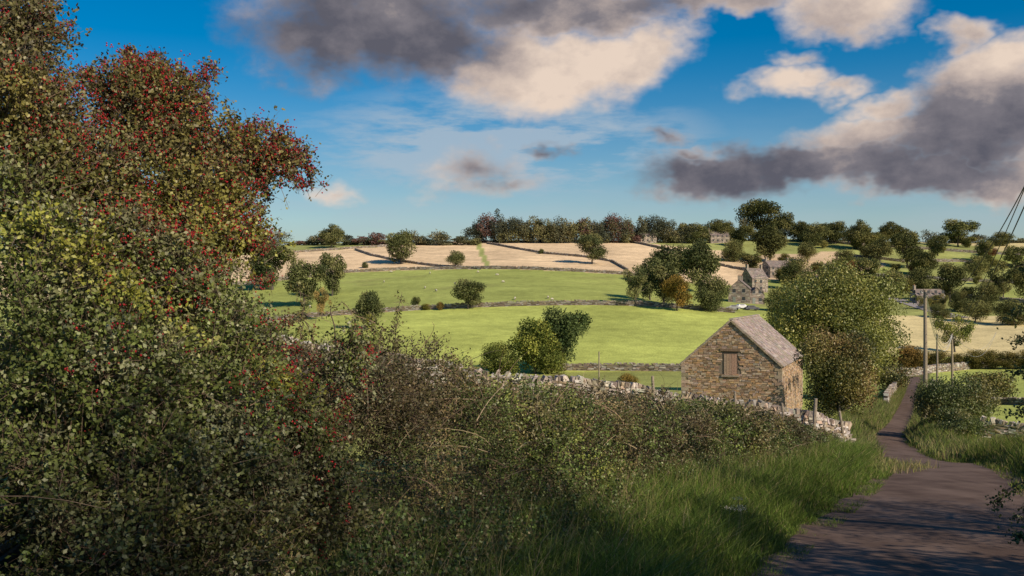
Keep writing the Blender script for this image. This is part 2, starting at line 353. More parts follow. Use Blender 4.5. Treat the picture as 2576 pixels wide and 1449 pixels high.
# ------------------------------------------------------------------ barn
def gable_building(name, RC, ang, wid, length, zbase, zeave, zridge, stone, tile, detail, stc, tlc, openings_f=(), openings_s=(), mort=(.2, .16, .12)):
    """RC: front right corner (x,y); ang: direction of the long side; front gable faces the viewer"""
    E = bpy.data.objects.new(name, None); link(E); E.location = (RC[0], RC[1], zbase)
    a = np.array([math.cos(ang), math.sin(ang), 0]); g = np.array([-a[1], a[0], 0.])
    O = np.zeros(3); he = zeave - zbase; hr = zridge - zbase
    up = np.array([0, 0, 1.])
    mb = MB()
    p = [O, g * wid, g * wid + a * length, a * length]; lo = [q - up * 1.2 for q in p]; hi = [q + up * he for q in p]
    r0 = g * wid / 2 + up * hr; r1 = r0 + a * length
    V = lo + hi + [r0, r1]
    mb.add(V, [[0, 3, 2, 1], [0, 4, 7, 3], [1, 2, 6, 5], [0, 1, 5, 4], [3, 7, 6, 2]], mort); mb.addo(0, [[4, 5, 8], [7, 9, 6]], mort)
    mb.obj('walls', [M_stone], E)
    sl, sh = stone; mb = MB()
    def face(o, u, n, wd, gable, ops):
        zc = -.6
        while zc < (hr if gable else he):
            h = sh * R.uniform(.75, 1.3); zm = zc + h / 2
            x0 = 0.0; x1 = wd
            if gable and zm > he:
                f = (zm - he) / (hr - he) * wid / 2; x0, x1 = f, wd - f
            w = R.uniform(.5, 1.6, int(wd / sl * 1.3) + 3) * sl; e = x0 + np.cumsum(w); c = e - w / 2
            ok = (e < x1 + sl * .4); c, w, e = c[ok], w[ok], np.minimum(e[ok], x1); s = e - w; s = np.maximum(s, x0); c = (s + e) / 2; w = e - s
            ok = w > .05
            for (ox0, ox1, oz0, oz1) in ops:
                if oz0 < zm < oz1: ok &= ~((c + w / 2 > ox0) & (c - w / 2 < ox1))
            c, w = c[ok], w[ok]
            if len(c):
                C = o[None] + u[None] * c[:, None] + up[None] * (zm + R.uniform(-.15, .15, (len(c), 1)) * h)
                boxes(mb, C, u, up, n, w * .47, h * .45, .05 * R.uniform(.5, 1.3, len(c)), .09, pal(len(c), stc, .28))
            zc += h
    face(O + g * wid, -g, -a, wid, True, openings_f)
    face(O, a, -g, length, False, openings_s)
    face(O + a * length, g, a, wid, True, ())
    if detail:
        for q, d1, d2 in ((O, g, a), (g * wid, -g, a), (a * length, g, -a)):
            z = -.5; k = 0
            while z < he - .1:
                h = R.uniform(.2, .3); l1, l2 = (.28, .16) if k % 2 else (.16, .28)
                boxes(mb, q + d1 * (l1 - .075) + d2 * (l2 - .075) + up * (z + h / 2), g, up, a, l1, h * .47, l2, .03, pal(1, [(.36, .28, .20), (.40, .31, .23), (.31, .23, .16)], .15)); z += h; k += 1
    mb.obj('stonework', [M_stone], E)
    mb = MB(); ov = .18; ovg = .12
    for sgn in (0, 1):
        e0 = (O if sgn == 0 else g * wid) + up * he; dirn = nrm(r0 - e0)
        e0 = e0 - dirn * ov - a * ovg; sd = np.linalg.norm(r0 - (e0 + a * ovg)); n = nrm(np.cross(a, dirn)); n = n if n[2] > 0 else -n
        L_ = length + 2 * ovg
        boxes(mb, e0 + dirn * sd / 2 + a * L_ / 2 + n * .03, a, dirn, n, L_ / 2, sd / 2, .03, 0, np.array([.12, .1, .09]))
        tw, th = tile; k = 0; s = 0.0
        while s < sd - .02:
            hgt = min(th * (1.15 - .3 * s / sd), sd - s)
            m = int(L_ / tw) + 2; w = R.uniform(.8, 1.2, m) * tw; e = np.cumsum(w) - (tw * .5 if k % 2 else 0); st = e - w; e = np.clip(e, 0, L_); st = np.clip(st, 0, L_); ok = (e - st) > .04; e, st = e[ok], st[ok]
            c = (e + st) / 2; C = e0 + dirn * (s + hgt / 2) + n * .085; C = C[None] + a[None] * c[:, None] + n[None] * R.uniform(0, .03, (len(c), 1))
            tilt = nrm(dirn - n * .08)
            boxes(mb, C, a, tilt, np.cross(a, tilt) * (1 if np.cross(a, tilt)[2] > 0 else -1), (e - st) * .48, hgt * .56, .016, .03, pal(len(c), tlc, .22))
            s += hgt; k += 1
    boxes(mb, (r0 + a * (np.arange(int(length / .5)) + .5)[:, None] * length / int(length / .5)) + up * .12, a, g, up, length / int(length / .5) * .49, .16, .05, .05, pal(int(length / .5), tlc, .1) * 1.1)
    mb.obj('roof', [M_stone], E)
    if detail:
        mb = MB()
        for sgn in (0, 1):
            e0 = (O if sgn == 0 else g * wid) + up * he; d = r0 - e0; sd = np.linalg.norm(d); d = d / sd; n = nrm(np.cross(a, d)); n = n if n[2] > 0 else -n
            m = 11; c = (np.arange(m) + .5) / m * (sd + .1) - .12
            boxes(mb, e0[None] + d[None] * c[:, None] - a * .05 + n * .02, d, a, n, (sd + .1) / m * .48, .12, .07, .04, pal(m, [(.30, .24, .17), (.34, .27, .2)], .1))
        mb.obj('gable_verge', [M_stone], E)
    return E, a, g, up, he, hr

bang = math.atan2(12.5, 5.2); BZ = -9.7
BARN_ST = [(.35, .235, .15), (.43, .295, .18), (.24, .165, .105), (.40, .285, .20), (.49, .375, .27), (.29, .19, .115), (.36, .28, .22), (.44, .275, .14)]
of = (3.15, 4.27, -5.0 - BZ - 1.65, -4.98 - BZ + .15)
E, a, g, up, he, hr = gable_building('stone_barn', (20.2, 75.), bang, 7.5, 13.2, BZ, -5.85, -2.5, (.30, .125), (.34, .28), True, BARN_ST,
    [(.33, .265, .245), (.39, .32, .295), (.26, .205, .19), (.35, .27, .225), (.29, .25, .19)], [of], [(x - .1, x + .1, 1.2, 2.4) for x in (2.6, 5.2, 7.8, 10.4)])
mb = MB(); cx = 7.5 - (of[0] + of[1]) / 2; w = (of[1] - of[0]) / 2; hz = (of[2] + of[3]) / 2; hh = (of[3] - of[2]) / 2
boxes(mb, g * cx + up * hz - a * .004, g, up, a, w - .02, hh - .02, .03, 0, np.array([.10, .07, .05]))
for k in range(5): boxes(mb, g * (cx + (k - 2) * w * 1.76 / 5) + up * (hz - .1) - a * .045, g, up, a, w * .88 / 5 - .008, hh - .14, .012, .02, pal(1, [(.40, .27, .19), (.37, .245, .17)], .12))
mb.obj('boarded_hatch', [M_wood], E)
mb = MB(); boxes(mb, g * cx + up * (of[3] + .1) - a * .03, g, up, a, w + .2, .10, .09, .02, np.array([.19, .125, .08])); mb.obj('lintel', [M_wood], E)
mb = MB(); boxes(mb, g * cx + up * (of[2] - .07) - a * .05, g, up, a, w + .12, .07, .10, .02, np.array([.30, .24, .18])); mb.obj('sill', [M_stone], E)
mb = MB()
for x in (2.6, 5.2, 7.8, 10.4):
    boxes(mb, a * x + up * 1.8 - g * .012, a, up, g, .09, .6, .02, 0, np.array([.012, .01, .01]))
for x in (3.9, 6.5, 9.1):
    boxes(mb, a * x + up * 2.15 - g * .09, a, up, g, .06, .45, .025, 0, np.array([.02, .018, .018])); boxes(mb, a * x + up * 2.15 - g * .09, a, up, g, .26, .06, .028, 0, np.array([.02, .018, .018]))
mb.obj('ventilation_slits', [M_plain], E)

HST = [(.27, .22, .18), (.34, .29, .24), (.22, .18, .15)]; HTL = [(.19, .155, .14), (.24, .195, .175)]
def house(name, c, py, wid, length, he, hr, ang, chim=1, roofc=HTL, stc=HST):
    q = W(c, py); a_ = np.array([math.cos(ang), math.sin(ang), 0]); g_ = np.array([-a_[1], a_[0], 0])
    rc = q[:2] - g_[:2] * wid / 2
    E, a, g, up, _, _ = gable_building(name, rc, ang, wid, length, q[2] - .3, q[2] + he, q[2] + hr, (.9, .45), (.9, .6), False, stc, roofc)
    mb = MB(); z0 = .3
    for k in range(2):
        for xx in (.28, .72):
            if k == 0 and xx > .5: continue
            boxes(mb, g * wid * xx + up * (z0 + 1.4 + 2.6 * k) - a * .075, g, up, a, .5, .6, .03, 0, np.array([.03, .035, .04]))
            boxes(mb, g * wid * xx + up * (z0 + .72 + 2.6 * k) - a * .09, g, up, a, .65, .07, .05, 0, np.array([.5, .47, .42]))
    for k in range(2):
        for xx in np.arange(1.6, length - 1, 2.8): boxes(mb, a * xx + up * (z0 + 1.4 + 2.5 * k) - g * .075, a, up, g, .5, .55, .03, 0, np.array([.03, .035, .04]))
    mb.obj('windows', [M_plain], E)
    mb = MB(); boxes(mb, g * wid * .72 + up * (z0 + 1.0) - a * .08, g, up, a, .48, 1.05, .03, 0, np.array([.2, .22, .2])); mb.obj('door', [M_plain], E)
    mb = MB()
    for k in range(chim):
        b0 = g * wid / 2 + a * (.5 if k == 0 else length - .5) + up * (hr + .3)
        boxes(mb, b0 + up * .3, g, up, a, .45, 1.0, .35, .02, np.array([.3, .25, .2])); boxes(mb, b0 + up * 1.36, g, up, a, .52, .07, .42, 0, np.array([.34, .3, .25]))
        for s in (-.2, .2): tube(mb, [b0 + g * s + up * 1.42, b0 + g * s + up * 1.8], .11, (.35, .17, .1), 6)
    mb.obj('chimney', [M_stone], E)
A = math.radians
house('stone_house', 739, 303, 7, 9, 4.6, 7.6, A(72), 2)
house('stone_house', 746, 292, 6.5, 8, 5, 8.8, A(30), 2)
house('stone_cottage', 757, 304, 5, 7, 3, 5.4, A(95), 1)
house('stone_house', 765, 277, 7, 13, 4.2, 7.2, A(25), 2)
house('stone_house', 680, 243, 8, 10, 5.5, 9.5, A(40), 2, stc=[(.36, .32, .29), (.3, .27, .25)])
house('stone_house', 638, 243, 7, 10, 4.5, 7, A(20), 2, stc=[(.32, .27, .23), (.36, .3, .25)])
house('stone_cottage', 913, 303, 5, 11, 2.4, 4.8, A(10), 1)
house('stone_cottage', 850, 243, 6, 10, 2.5, 4.6, A(5), 1)
house('stone_house', 708, 243, 7, 12, 4, 6.8, A(15), 1)

# ------------------------------------------------------------------ trees
TG = [(.066, .078, .026), (.09, .10, .034), (.048, .060, .022), (.118, .122, .042)]
def tree_geo(mb, P0, h, w, nleaf, lsize, seed, crown0=.2, sparse=0., pal_=TG, nb=16, trunk=.02, limbs=True, flat=1.0, inner=.62):
    rr = np.random.default_rng(seed); P0 = np.asarray(P0, float)
    top = P0 + np.array([rr.normal(0, .02) * h, rr.normal(0, .02) * h, h * .8])
    t = np.linspace(0, 1, 7)[:, None]; bend = np.array([rr.normal(), rr.normal(), 0]) * .02 * h
    tp = P0 + (top - P0) * t + bend * np.sin(t * 4)
    tube(mb, tp, h * trunk * np.array([1.5, 1.05, .9, .75, .55, .35, .12]), (.09, .075, .06), 7, 1)
    zc = (crown0 + 1) / 2 * h; rz = (1 - crown0) / 2 * h; rxy = w / 2
    q = nrm(rr.normal(size=(nb, 3))) * (rr.uniform(.3, 1, (nb, 1)) ** .6); br = rr.uniform(.24, .46, nb) * (1 - sparse * .35)
    cen = q * np.array([rxy, rxy, rz]) * (1 - br[:, None])
    cen[:, :2] *= (1 - .3 * sstep(.3, 1, cen[:, 2:3] / rz) * flat)
    wts = br ** 2; wts /= wts.sum(); bi = rr.choice(nb, nleaf, p=wts)
    d = nrm(rr.normal(size=(nleaf, 3))); rad = br[bi][:, None] * (1 - inner * rr.uniform(size=(nleaf, 1)) ** 1.5)
    rad = rad * (1 + .25 * pnoise(d * 3 + bi[:, None] * 7.1, 1.3, seed)[:, None])
    Pp = cen[bi] + d * rad * np.array([rxy, rxy, rz * .85])
    sub = pnoise(Pp / h * 26, 1, seed + 1); keep = sub > (-.55 + sparse * .5); Pp = Pp[keep]; bi = bi[keep]
    lo = np.percentile(Pp, .4, axis=0); hi = np.percentile(Pp, 99.6, axis=0); mid = (lo + hi) / 2
    sc = np.array([w, w, 2 * rz]) / (hi - lo); base = P0 + np.array([0, 0, zc])
    Pp = base + (Pp - mid) * sc; cen = base + (cen - mid) * sc
    if limbs:
        for k in range(nb):
            s = rr.uniform(.3, .75); p0 = P0 + (top - P0) * s * np.clip((cen[k, 2] - P0[2]) / h + .1, .15, 1); mid = (p0 + cen[k]) / 2 + np.array([0, 0, -.04 * h])
            tube(mb, [p0, mid, cen[k], cen[k] + (cen[k] - mid) * .3], h * trunk * np.array([.4, .3, .18, .05]), (.085, .07, .055), 4, 1)
    cl = np.array(pal_)[rr.choice(len(pal_), nb)][bi] * (1 + .3 * pnoise((Pp - P0) / h * 14, 1, seed + 2)[:, None]) * rr.uniform(.7, 1.35, (len(bi), 1))
    leaves(mb, Pp, lsize * R.uniform(.6, 1.3, len(Pp)), lsize * .75, np.clip(cl, .005, 1), up=.6)
VAR = []
VW = [.8, .95, .75, 1.05, .7, .9, 1.1]
for k in range(7):
    mb = MB(); tree_geo(mb, (0, 0, 0), 1., VW[k], [9500, 10500, 8500, 11500, 8000, 6000, 11500][k], .040, 100 + k, [.14, .18, .1, .13, .12, .2, .02][k], [.05, .15, .05, .1, .15, .6, 0][k], nb=[17, 19, 14, 20, 15, 16, 18][k])
    VAR.append((mb.mesh('tree_mesh', [M_tree, M_bark]), VW[k]))
def tree(c, top, base, w, v=None, tint=(1, 1, 1), name='tree', sink=.02):
    q = W(c, base); d = q[1]; h = (base - top) * d / F; ww = w * d / F
    v = int(R.integers(0, 5)) if v is None else v; me, w0 = VAR[v]
    o = bpy.data.objects.new(name, me); link(o); o.location = (q[0], q[1], q[2] - h * sink); s = ww / w0
    o.scale = (s, s, h * (1 + sink)); o.rotation_euler = (0, 0, R.uniform(0, 6.28)); o.color = (tint[0] * 1.4, tint[1] * 1.4, tint[2] * 1.6, 1)
    return o
for a_ in [(468, 280, 309, 31), (369, 292, 329, 27, 0), (332, 254, 296, 25, 2), (304, 261, 307, 38), (272, 245, 290, 44), (401, 231, 264, 28), (455, 251, 268, 20, 3), (592, 234, 264, 30, 1),
           (331, 225, 248, 26, 3), (636, 266, 306, 28, 5), (672, 246, 284, 40), (700, 240, 292, 38), (663, 262, 305, 32), (712, 276, 311, 36, 6), (650, 258, 300, 24, 2)]:
    tree(*a_[:4], v=(a_[4] if len(a_) > 4 else None), tint=(1.1, 1.05, 1.1))
tree(677, 276, 311, 28, 1, (2.0, 1.2, .8)); tree(322, 288, 319, 17, 5, (2.2, 1.5, 1.4))
tree(562, 309, 371, 50, 1, (.72, .86, .8)); tree(535, 320, 374, 46, 0, (1.6, 1.6, .9)); tree(500, 343, 374, 42, 6, (1.3, 1.3, .8)); tree(548, 338, 374, 36, 6, (1.4, 1.4, .85))
for c, t, b, w, v in [(541, 249, 254, 6, 6), (416, 297, 310, 9, 2), (365, 262, 268, 7, 6)]: tree(c, t, b, w, v, name='shrub')
for c, t, b, w, tn in [(440, 302, 310, 8, (2, 1.2, .9)), (426, 304, 310, 10, (1.6, 1.3, .8)), (560, 374, 388, 26, (1.2, 1, .8)), (575, 377, 388, 20, (1.4, 1.1, .8)), (626, 374, 391, 24, (1.8, 1.2, .8)), (700, 378, 395, 26, (1.6, 1.1, .8))]: tree(c, t, b, w, 6, tn, name='shrub')
for a_ in [(760, 200, 240, 42, 1), (784, 213, 240, 24, 0), (858, 221, 250, 25, 3), (958, 220, 247, 32, 1), (907, 232, 268, 32, 1), (880, 238, 262, 24, 3), (770, 226, 262, 32, 0), (751, 254, 270, 20, 2),
           (733, 240, 262, 24, 6), (845, 250, 267, 24, 6), (890, 270, 297, 34, 6), (950, 264, 302, 32, 1), (921, 268, 294, 28, 6), (985, 282, 313, 30, 6), (1003, 262, 300, 26, 5), (808, 242, 262, 20, 3),
           (797, 258, 290, 34, 6), (780, 288, 312, 30, 6), (815, 224, 246, 30, 6), (720, 220, 242, 26, 3), (695, 224, 243, 30, 6), (742, 226, 246, 22, 2), (868, 282, 298, 20, 6), (938, 236, 256, 20, 2),
           (1000, 232, 246, 26, 6), (985, 240, 262, 16, 2), (832, 262, 280, 30, 6), (790, 300, 330, 46, 6), (940, 304, 318, 22, 6), (975, 300, 322, 30, 3), (1012, 300, 325, 36, 6), (1030, 262, 300, 30, 3),
           (860, 232, 250, 18, 2), (893, 222, 243, 26, 3), (960, 290, 312, 22, 6), (802, 222, 242, 24, 0), (835, 222, 244, 24, 1), (925, 252, 276, 24, 0), (975, 256, 280, 26, 3), (1015, 246, 268, 22, 1), (868, 258, 284, 22, 2)]:
    tree(*a_[:4], v=a_[4], tint=tuple(np.array([1.15, 1.05, 1.0]) * R.uniform(.8, 1.25)))
for c, t, b, w in [(852, 262, 280, 18), (990, 244, 256, 14), (915, 258, 274, 14)]: tree(c, t, b, w, 6, (1.5, .65, .8))
for k in range(48):
    c = R.uniform(775, 1060); b_ = R.uniform(245, 312); hh = R.uniform(5, 18) * R.uniform(.6, 1.1); tree(c, b_ - hh, b_, hh * R.uniform(.8, 1.4), int(R.choice([6, 3, 2, 5, 0])), tuple(np.array([1.3, 1.1, .9]) * R.uniform(.75, 1.4)))
for k in range(9):
    tree(890 + k * 17, 354 - R.uniform(0, 5), 369, 24, 6, (1.4, 1.05, .85), name='shrub')
tree(955, 314, 352, 34, 5, (1.6, 1.6, 1.1)); tree(907, 346, 370, 34, 6, (1.7, 1.0, .8), name='shrub')
mb = MB()
def mass(c, top, base, w, seed, n=1500, dy=0):
    q = W(c, base); q = q + np.array([q[0] / q[1] * dy, dy, 0]); q[2] = H1(q[0], q[1]); d = q[1]; h = (base - top) * d / F
    p_ = [(.10, .108, .062), (.13, .128, .072), (.078, .086, .056), (.17, .15, .078)]  # distance haze put into these paler, greyer leaf colours
    u_ = R.uniform()
    if u_ < .12: p_ = [(.15, .085, .07)]
    elif u_ < .3: p_ = [(.19, .18, .075), (.15, .145, .065)]
    elif u_ < .5: p_ = [(.07, .08, .055)]
    tree_geo(mb, q - np.array([0, 0, .04 * h]), h * 1.03, w * d / F, n, .72, seed, .02, 0, p_, nb=10, limbs=False)
for k, c in enumerate(np.arange(476, 705, 6.0)):
    mass(c + R.uniform(-2, 2), np.interp(c, [470, 490, 520, 545, 590, 617, 645, 670, 700], [222, 212, 216, 219, 217, 216, 218, 223, 226]) + R.uniform(-4, 6), 243, R.uniform(16, 28), 300 + k, 2600)
for k, c in enumerate(np.arange(190, 474, 6)):
    if R.uniform() < .3: continue
    t_ = R.choice([240, 237, 233, 229], p=[.35, .35, .2, .1]); mass(c + R.uniform(-3, 3), t_ + R.uniform(-2, 2), 245, R.uniform(10, 18) + (245 - t_) * .5, 400 + k, 1300)
for k, c in enumerate(np.arange(700, 1100, 8)):
    if R.uniform() < .25: continue
    mass(c + R.uniform(-3, 3), np.interp(c, [700, 760, 830, 900, 1000, 1100], [226, 223, 229, 232, 234, 237]) + R.uniform(-6, 6), 241, R.uniform(12, 24), 500 + k, 1300)
mb.obj('distant_woodland', [mat_leaf('woodland_foliage', 0), M_bark])

mb = MB(); gz = H1(37, 115); tree_geo(mb, (37.4, 115, gz), 2.3 - gz, 14.4, 80000, .25, 21, .14, .15, [(.19, .205, .05), (.24, .245, .06), (.13, .155, .04), (.29, .27, .07)], nb=46, trunk=.022)
o = mb.obj('ash_tree', [M_leaf, M_bark])
def bush(name, x, y, w, h, n, ls, seed, pl, nb=18, sparse=.1, zb=None):
    mb = MB(); z = H1(x, y) if zb is None else zb; tree_geo(mb, (x, y, z - .2), h + .2, w, n, ls, seed, .02, sparse, pl, nb=nb, trunk=.012, flat=.6); return mb.obj(name, [M_leaf, M_bark])
BG = [(.14, .14, .04), (.21, .18, .052), (.095, .10, .032), (.23, .16, .06)]
BG2 = [(.09, .115, .035), (.135, .155, .048), (.17, .155, .055)]
bush('roadside_bush', 21.7, 66.5, 5.0, 5.8, 40000, .14, 31, BG, nb=26)
bush('roadside_bush', 23.4, 73, 3.6, 4.0, 9000, .14, 32, BG)
bush('roadside_bush', 27.6, 63, 4.4, 3.5, 20000, .12, 33, BG2)
bush('roadside_bush', 30.0, 66, 3.6, 3.0, 9000, .13, 34, BG2)
bush('roadside_bush', 25.6, 57, 2.6, 1.7, 7000, .1, 35, BG2)
bush('roadside_bush', 51.5, 137, 6, 4, 5000, .25, 36, BG)
bush('elder_bush', 56, 118, 6, 3.4, 5000, .25, 37, BG)

# ------------------------------------------------------------------ foreground: sprig foliage
def sprigs(mb, P, D, length, nl, ls, col, twig=True, lw=.72, colvar=.3):
    n = len(P); length = np.broadcast_to(length, (n,))
    D = nrm(D); side = nrm(np.cross(D, rdir(n))); t = (np.arange(nl)[None] + R.uniform(0, 1, (n, nl))) / nl
    bend = R.uniform(-.25, .25, (n, 1, 1)) * side[:, None]
    pts = P[:, None] + (D[:, None] * t[..., None] + bend * (t ** 2)[..., None] - np.array([0, 0, .12]) * (t ** 2)[..., None]) * length[:, None, None]
    pts = pts + R.normal(size=pts.shape) * ls * .55
    cc = np.repeat(col, nl, 0) * R.uniform(1 - colvar, 1 + colvar, (n * nl, 1))
    pts = pts.reshape(-1, 3); leaves(mb, pts, ls * R.uniform(.6, 1.25, len(pts)), ls * lw, np.clip(cc, 0, 1), up=.5)
    if twig:
        e = P + (D + bend[:, 0] - np.array([0, 0, .12])) * length[:, None]; s2 = nrm(np.cross(e - P, rdir(n))) * .0022
        b = P - D * .12
        v = np.stack([b - s2, b + s2, e + s2 * .5, e - s2 * .5], 1)
        mb.add(v, np.arange(4 * n).reshape(n, 4), pal(n, [(.17, .12, .08), (.12, .085, .06)], .3), 1)
OCT_V = np.array([[1, 0, 0], [-1, 0, 0], [0, 1, 0], [0, -1, 0], [0, 0, 1], [0, 0, -1]], float)
OCT_F = np.array([[0, 2, 4], [2, 1, 4], [1, 3, 4], [3, 0, 4], [2, 0, 5], [1, 2, 5], [3, 1, 5], [0, 3, 5]])
def berries(mb, P, r, mat=2):
    n = len(P); rr = r * R.uniform(.75, 1.2, (n, 1, 1)); v = P[:, None] + OCT_V[None] * rr
    f = (OCT_F[None] + 6 * np.arange(n)[:, None, None]).reshape(-1, 3)
    c = np.repeat(pal(n, [(.32, .014, .020), (.41, .022, .026), (.22, .011, .017)], .2), 8, 0); mb.add(v, f, c, mat)

BL = [(5, 40, 7.6, 50), (26, 26, 7.6, 28), (0, 110, 7.0, 70), (45, 112, 7.5, 42), (62, 165, 7.3, 58), (122, 98, 8, 34), (150, 92, 8, 28), (132, 130, 7.8, 48), (172, 104, 8, 26), (188, 145, 8, 36),
      (110, 190, 7.3, 58), (20, 200, 6.8, 70), (180, 185, 7.8, 46), (228, 152, 8.2, 29), (256, 152, 8.3, 20), (280, 160, 8.3, 13), (228, 190, 8, 32), (205, 235, 7.6, 48), (240, 240, 8, 22), (60, 270, 6.6, 78),
      (140, 270, 7, 68), (190, 290, 7.4, 50), (212, 330, 7.4, 50), (252, 345, 7.8, 36), (50, 360, 6.4, 90), (130, 370, 6.6, 88), (200, 390, 7, 66), (258, 400, 7.6, 52), (60, 460, 6.3, 100), (160, 470, 6.6, 90),
      (240, 470, 7, 68), (300, 425, 8, 42), (100, 560, 6.2, 100), (220, 550, 6.8, 80), (310, 500, 7.8, 58), (345, 372, 8.8, 19), (352, 345, 8.8, 13)]
mb = MB(); root = pxw(60, 560, 7.9); root[2] = H1(root[0], root[1]) - .1
for i, (c, py, d, rp) in enumerate(BL):
    cen = pxw(c, py, d); r = rp * d / F; rs = max(r - .14, r * .45)
    ks = int(9 + 55 * r * r); sd_ = rdir(ks); sc_ = cen + sd_ * rs * R.uniform(.5, 1.2, (ks, 1)); srad = R.uniform(.04, .12, ks)
    n = int(290 * (r ** 2) * 4 * 3.14 / (1 + .3 * (r > .5))) + 40
    j = R.integers(0, ks, n); P = sc_[j] + R.normal(size=(n, 3)) * srad[j][:, None]
    inner = R.uniform(size=n) < .2; P[inner] = cen + rdir(inner.sum()) * rs * R.uniform(.2, .8, (inner.sum(), 1))
    dv = nrm(P - cen); D = nrm(dv * .6 + nrm(P - sc_[j]) * .6 + np.array([0, 0, .35]) + .4 * R.normal(size=(n, 3)))
    hgt = P[:, 2]; cv = R.uniform(.68, 1.35, ks)[j][:, None]; hue = R.uniform(size=ks)[j][:, None]
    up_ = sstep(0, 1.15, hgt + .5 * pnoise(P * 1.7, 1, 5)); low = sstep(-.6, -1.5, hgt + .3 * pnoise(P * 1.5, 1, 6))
    gA = np.array([.15, .185, .045]); gB = np.array([.24, .25, .13]); bz = np.array([.125, .085, .038]); low_shade = np.array([.05, .055, .022]); yl = np.array([.42, .39, .055])
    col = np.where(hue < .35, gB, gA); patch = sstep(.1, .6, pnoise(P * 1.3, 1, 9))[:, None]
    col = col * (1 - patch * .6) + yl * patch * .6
    col = col * (1 - up_[:, None] * .62) + bz * up_[:, None] * .62; col = col * (1 - low[:, None] * .75) + low_shade * low[:, None] * .75  # bronze towards the top; shade of the lower bush put into the leaf colour
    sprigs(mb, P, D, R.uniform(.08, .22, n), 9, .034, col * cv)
    pr = np.clip(.08 + .55 * up_ + .3 * (c > 185) - .35 * low + .6 * (pnoise(P * 2.2, 1, 15) - .2), 0, .95); bsel = R.uniform(size=n) < pr * .36
    bp_ = P[bsel] + D[bsel] * R.uniform(.08, .2, (bsel.sum(), 1)); bp_ = np.repeat(bp_, 6, 0) + R.normal(size=(len(bp_) * 6, 3)) * .025; berries(mb, bp_, .008)
    m1 = root + (cen - root) * .45 + R.normal(size=3) * .12 + np.array([0, 0, .1]); m2 = root + (cen - root) * .75 + R.normal(size=3) * .08
    if i % 2 == 0 or rp < 35: tube(mb, [root + R.normal(size=3) * np.array([.35, .3, 0]), m1, m2, cen, cen + (cen - m2) * .08], np.array([.045, .03, .02, .011, .004]), (.10, .085, .07), 5, 1)
def shoot(mb, pl, d, n=26, ls=.03, col=(.08, .07, .03), bn=.5, rad=.006, sp=.05, fr=0.0):
    pts = np.array([pxw(c, p, d + dd) for (c, p), dd in zip(pl, np.linspace(0, .4, len(pl)))]); t = np.linspace(0, len(pts) - 1, 14)
    S = np.stack([np.interp(t, range(len(pts)), pts[:, k]) for k in range(3)], 1); S[1:-1] += R.normal(size=(12, 3)) * .012
    tube(mb, S, np.linspace(rad, rad * .3, 14), (.12, .085, .06), 4, 1)
    i = R.uniform(fr * 13, 13, n); P = np.stack([np.interp(i, range(14), S[:, k]) for k in range(3)], 1)
    tn = nrm(pts[-1] - pts[0]); D = nrm(tn + .9 * R.normal(size=(n, 3)))
    sprigs(mb, P, D, R.uniform(.5, 1.6, n) * sp, 6, ls, pal(n, [col], .3))
    if bn > 0:
        q = P[R.uniform(size=n) < bn]; q = np.repeat(q, 6, 0) + R.normal(size=(len(q) * 6, 3)) * .026; berries(mb, q, .008)
HB = (.14, .115, .045)
for pl, n in [([(200, 130), (205, 95), (212, 72), (218, 66)], 34), ([(196, 120), (202, 80), (203, 60)], 26), ([(245, 150), (280, 150), (305, 165), (324, 186)], 54), ([(255, 155), (275, 140), (298, 142)], 34), ([(270, 160), (295, 180), (312, 184)], 32),
              ([(235, 160), (258, 180), (270, 195)], 32), ([(220, 150), (250, 128), (268, 126)], 36), ([(120, 90), (128, 60), (130, 50)], 30), ([(150, 85), (165, 70), (183, 78)], 40), ([(140, 80), (150, 62), (152, 56)], 24),
              ([(170, 110), (190, 85), (196, 82)], 22), ([(30, 30), (45, 10), (52, -3)], 30), ([(40, 40), (55, 30), (63, 42)], 30), ([(15, 20), (22, 0), (24, -10)], 24), ([(60, 80), (80, 72), (92, 76)], 26),
              ([(225, 235), (258, 232), (283, 236)], 40), ([(225, 245), (250, 250), (262, 246)], 26), ([(240, 330), (280, 325), (292, 322)], 30), ([(95, 90), (105, 66), (104, 60)], 20), ([(240, 275), (262, 282), (270, 276)], 12), ([(225, 175), (262, 172), (290, 176)], 30), ([(240, 350), (280, 345), (300, 352)], 40), ([(260, 370), (300, 362), (322, 358)], 34)]:
    shoot(mb, pl, 8.1, n, .032, HB, .6, .005, .1)
for (c, py, d, rp) in BL:
    if py < 260 and rp < 60:
        for q in range(5):
            an = R.uniform(-.7, 2.6); ca, sa = math.cos(an), -math.sin(an); L_ = R.uniform(6, 22); w_ = R.normal() * .25
            shoot(mb, [(c + ca * rp * .5, py + sa * rp * .5), (c + ca * rp * .95, py + sa * rp * .95), (c + (ca - sa * w_) * (rp + L_), py + (sa + ca * w_) * (rp + L_))], d + R.uniform(-.2, .2), 20, .03, HB, .45, .004, .07)
mb.obj('hawthorn_tree', [M_leaf, M_bark, M_berry])

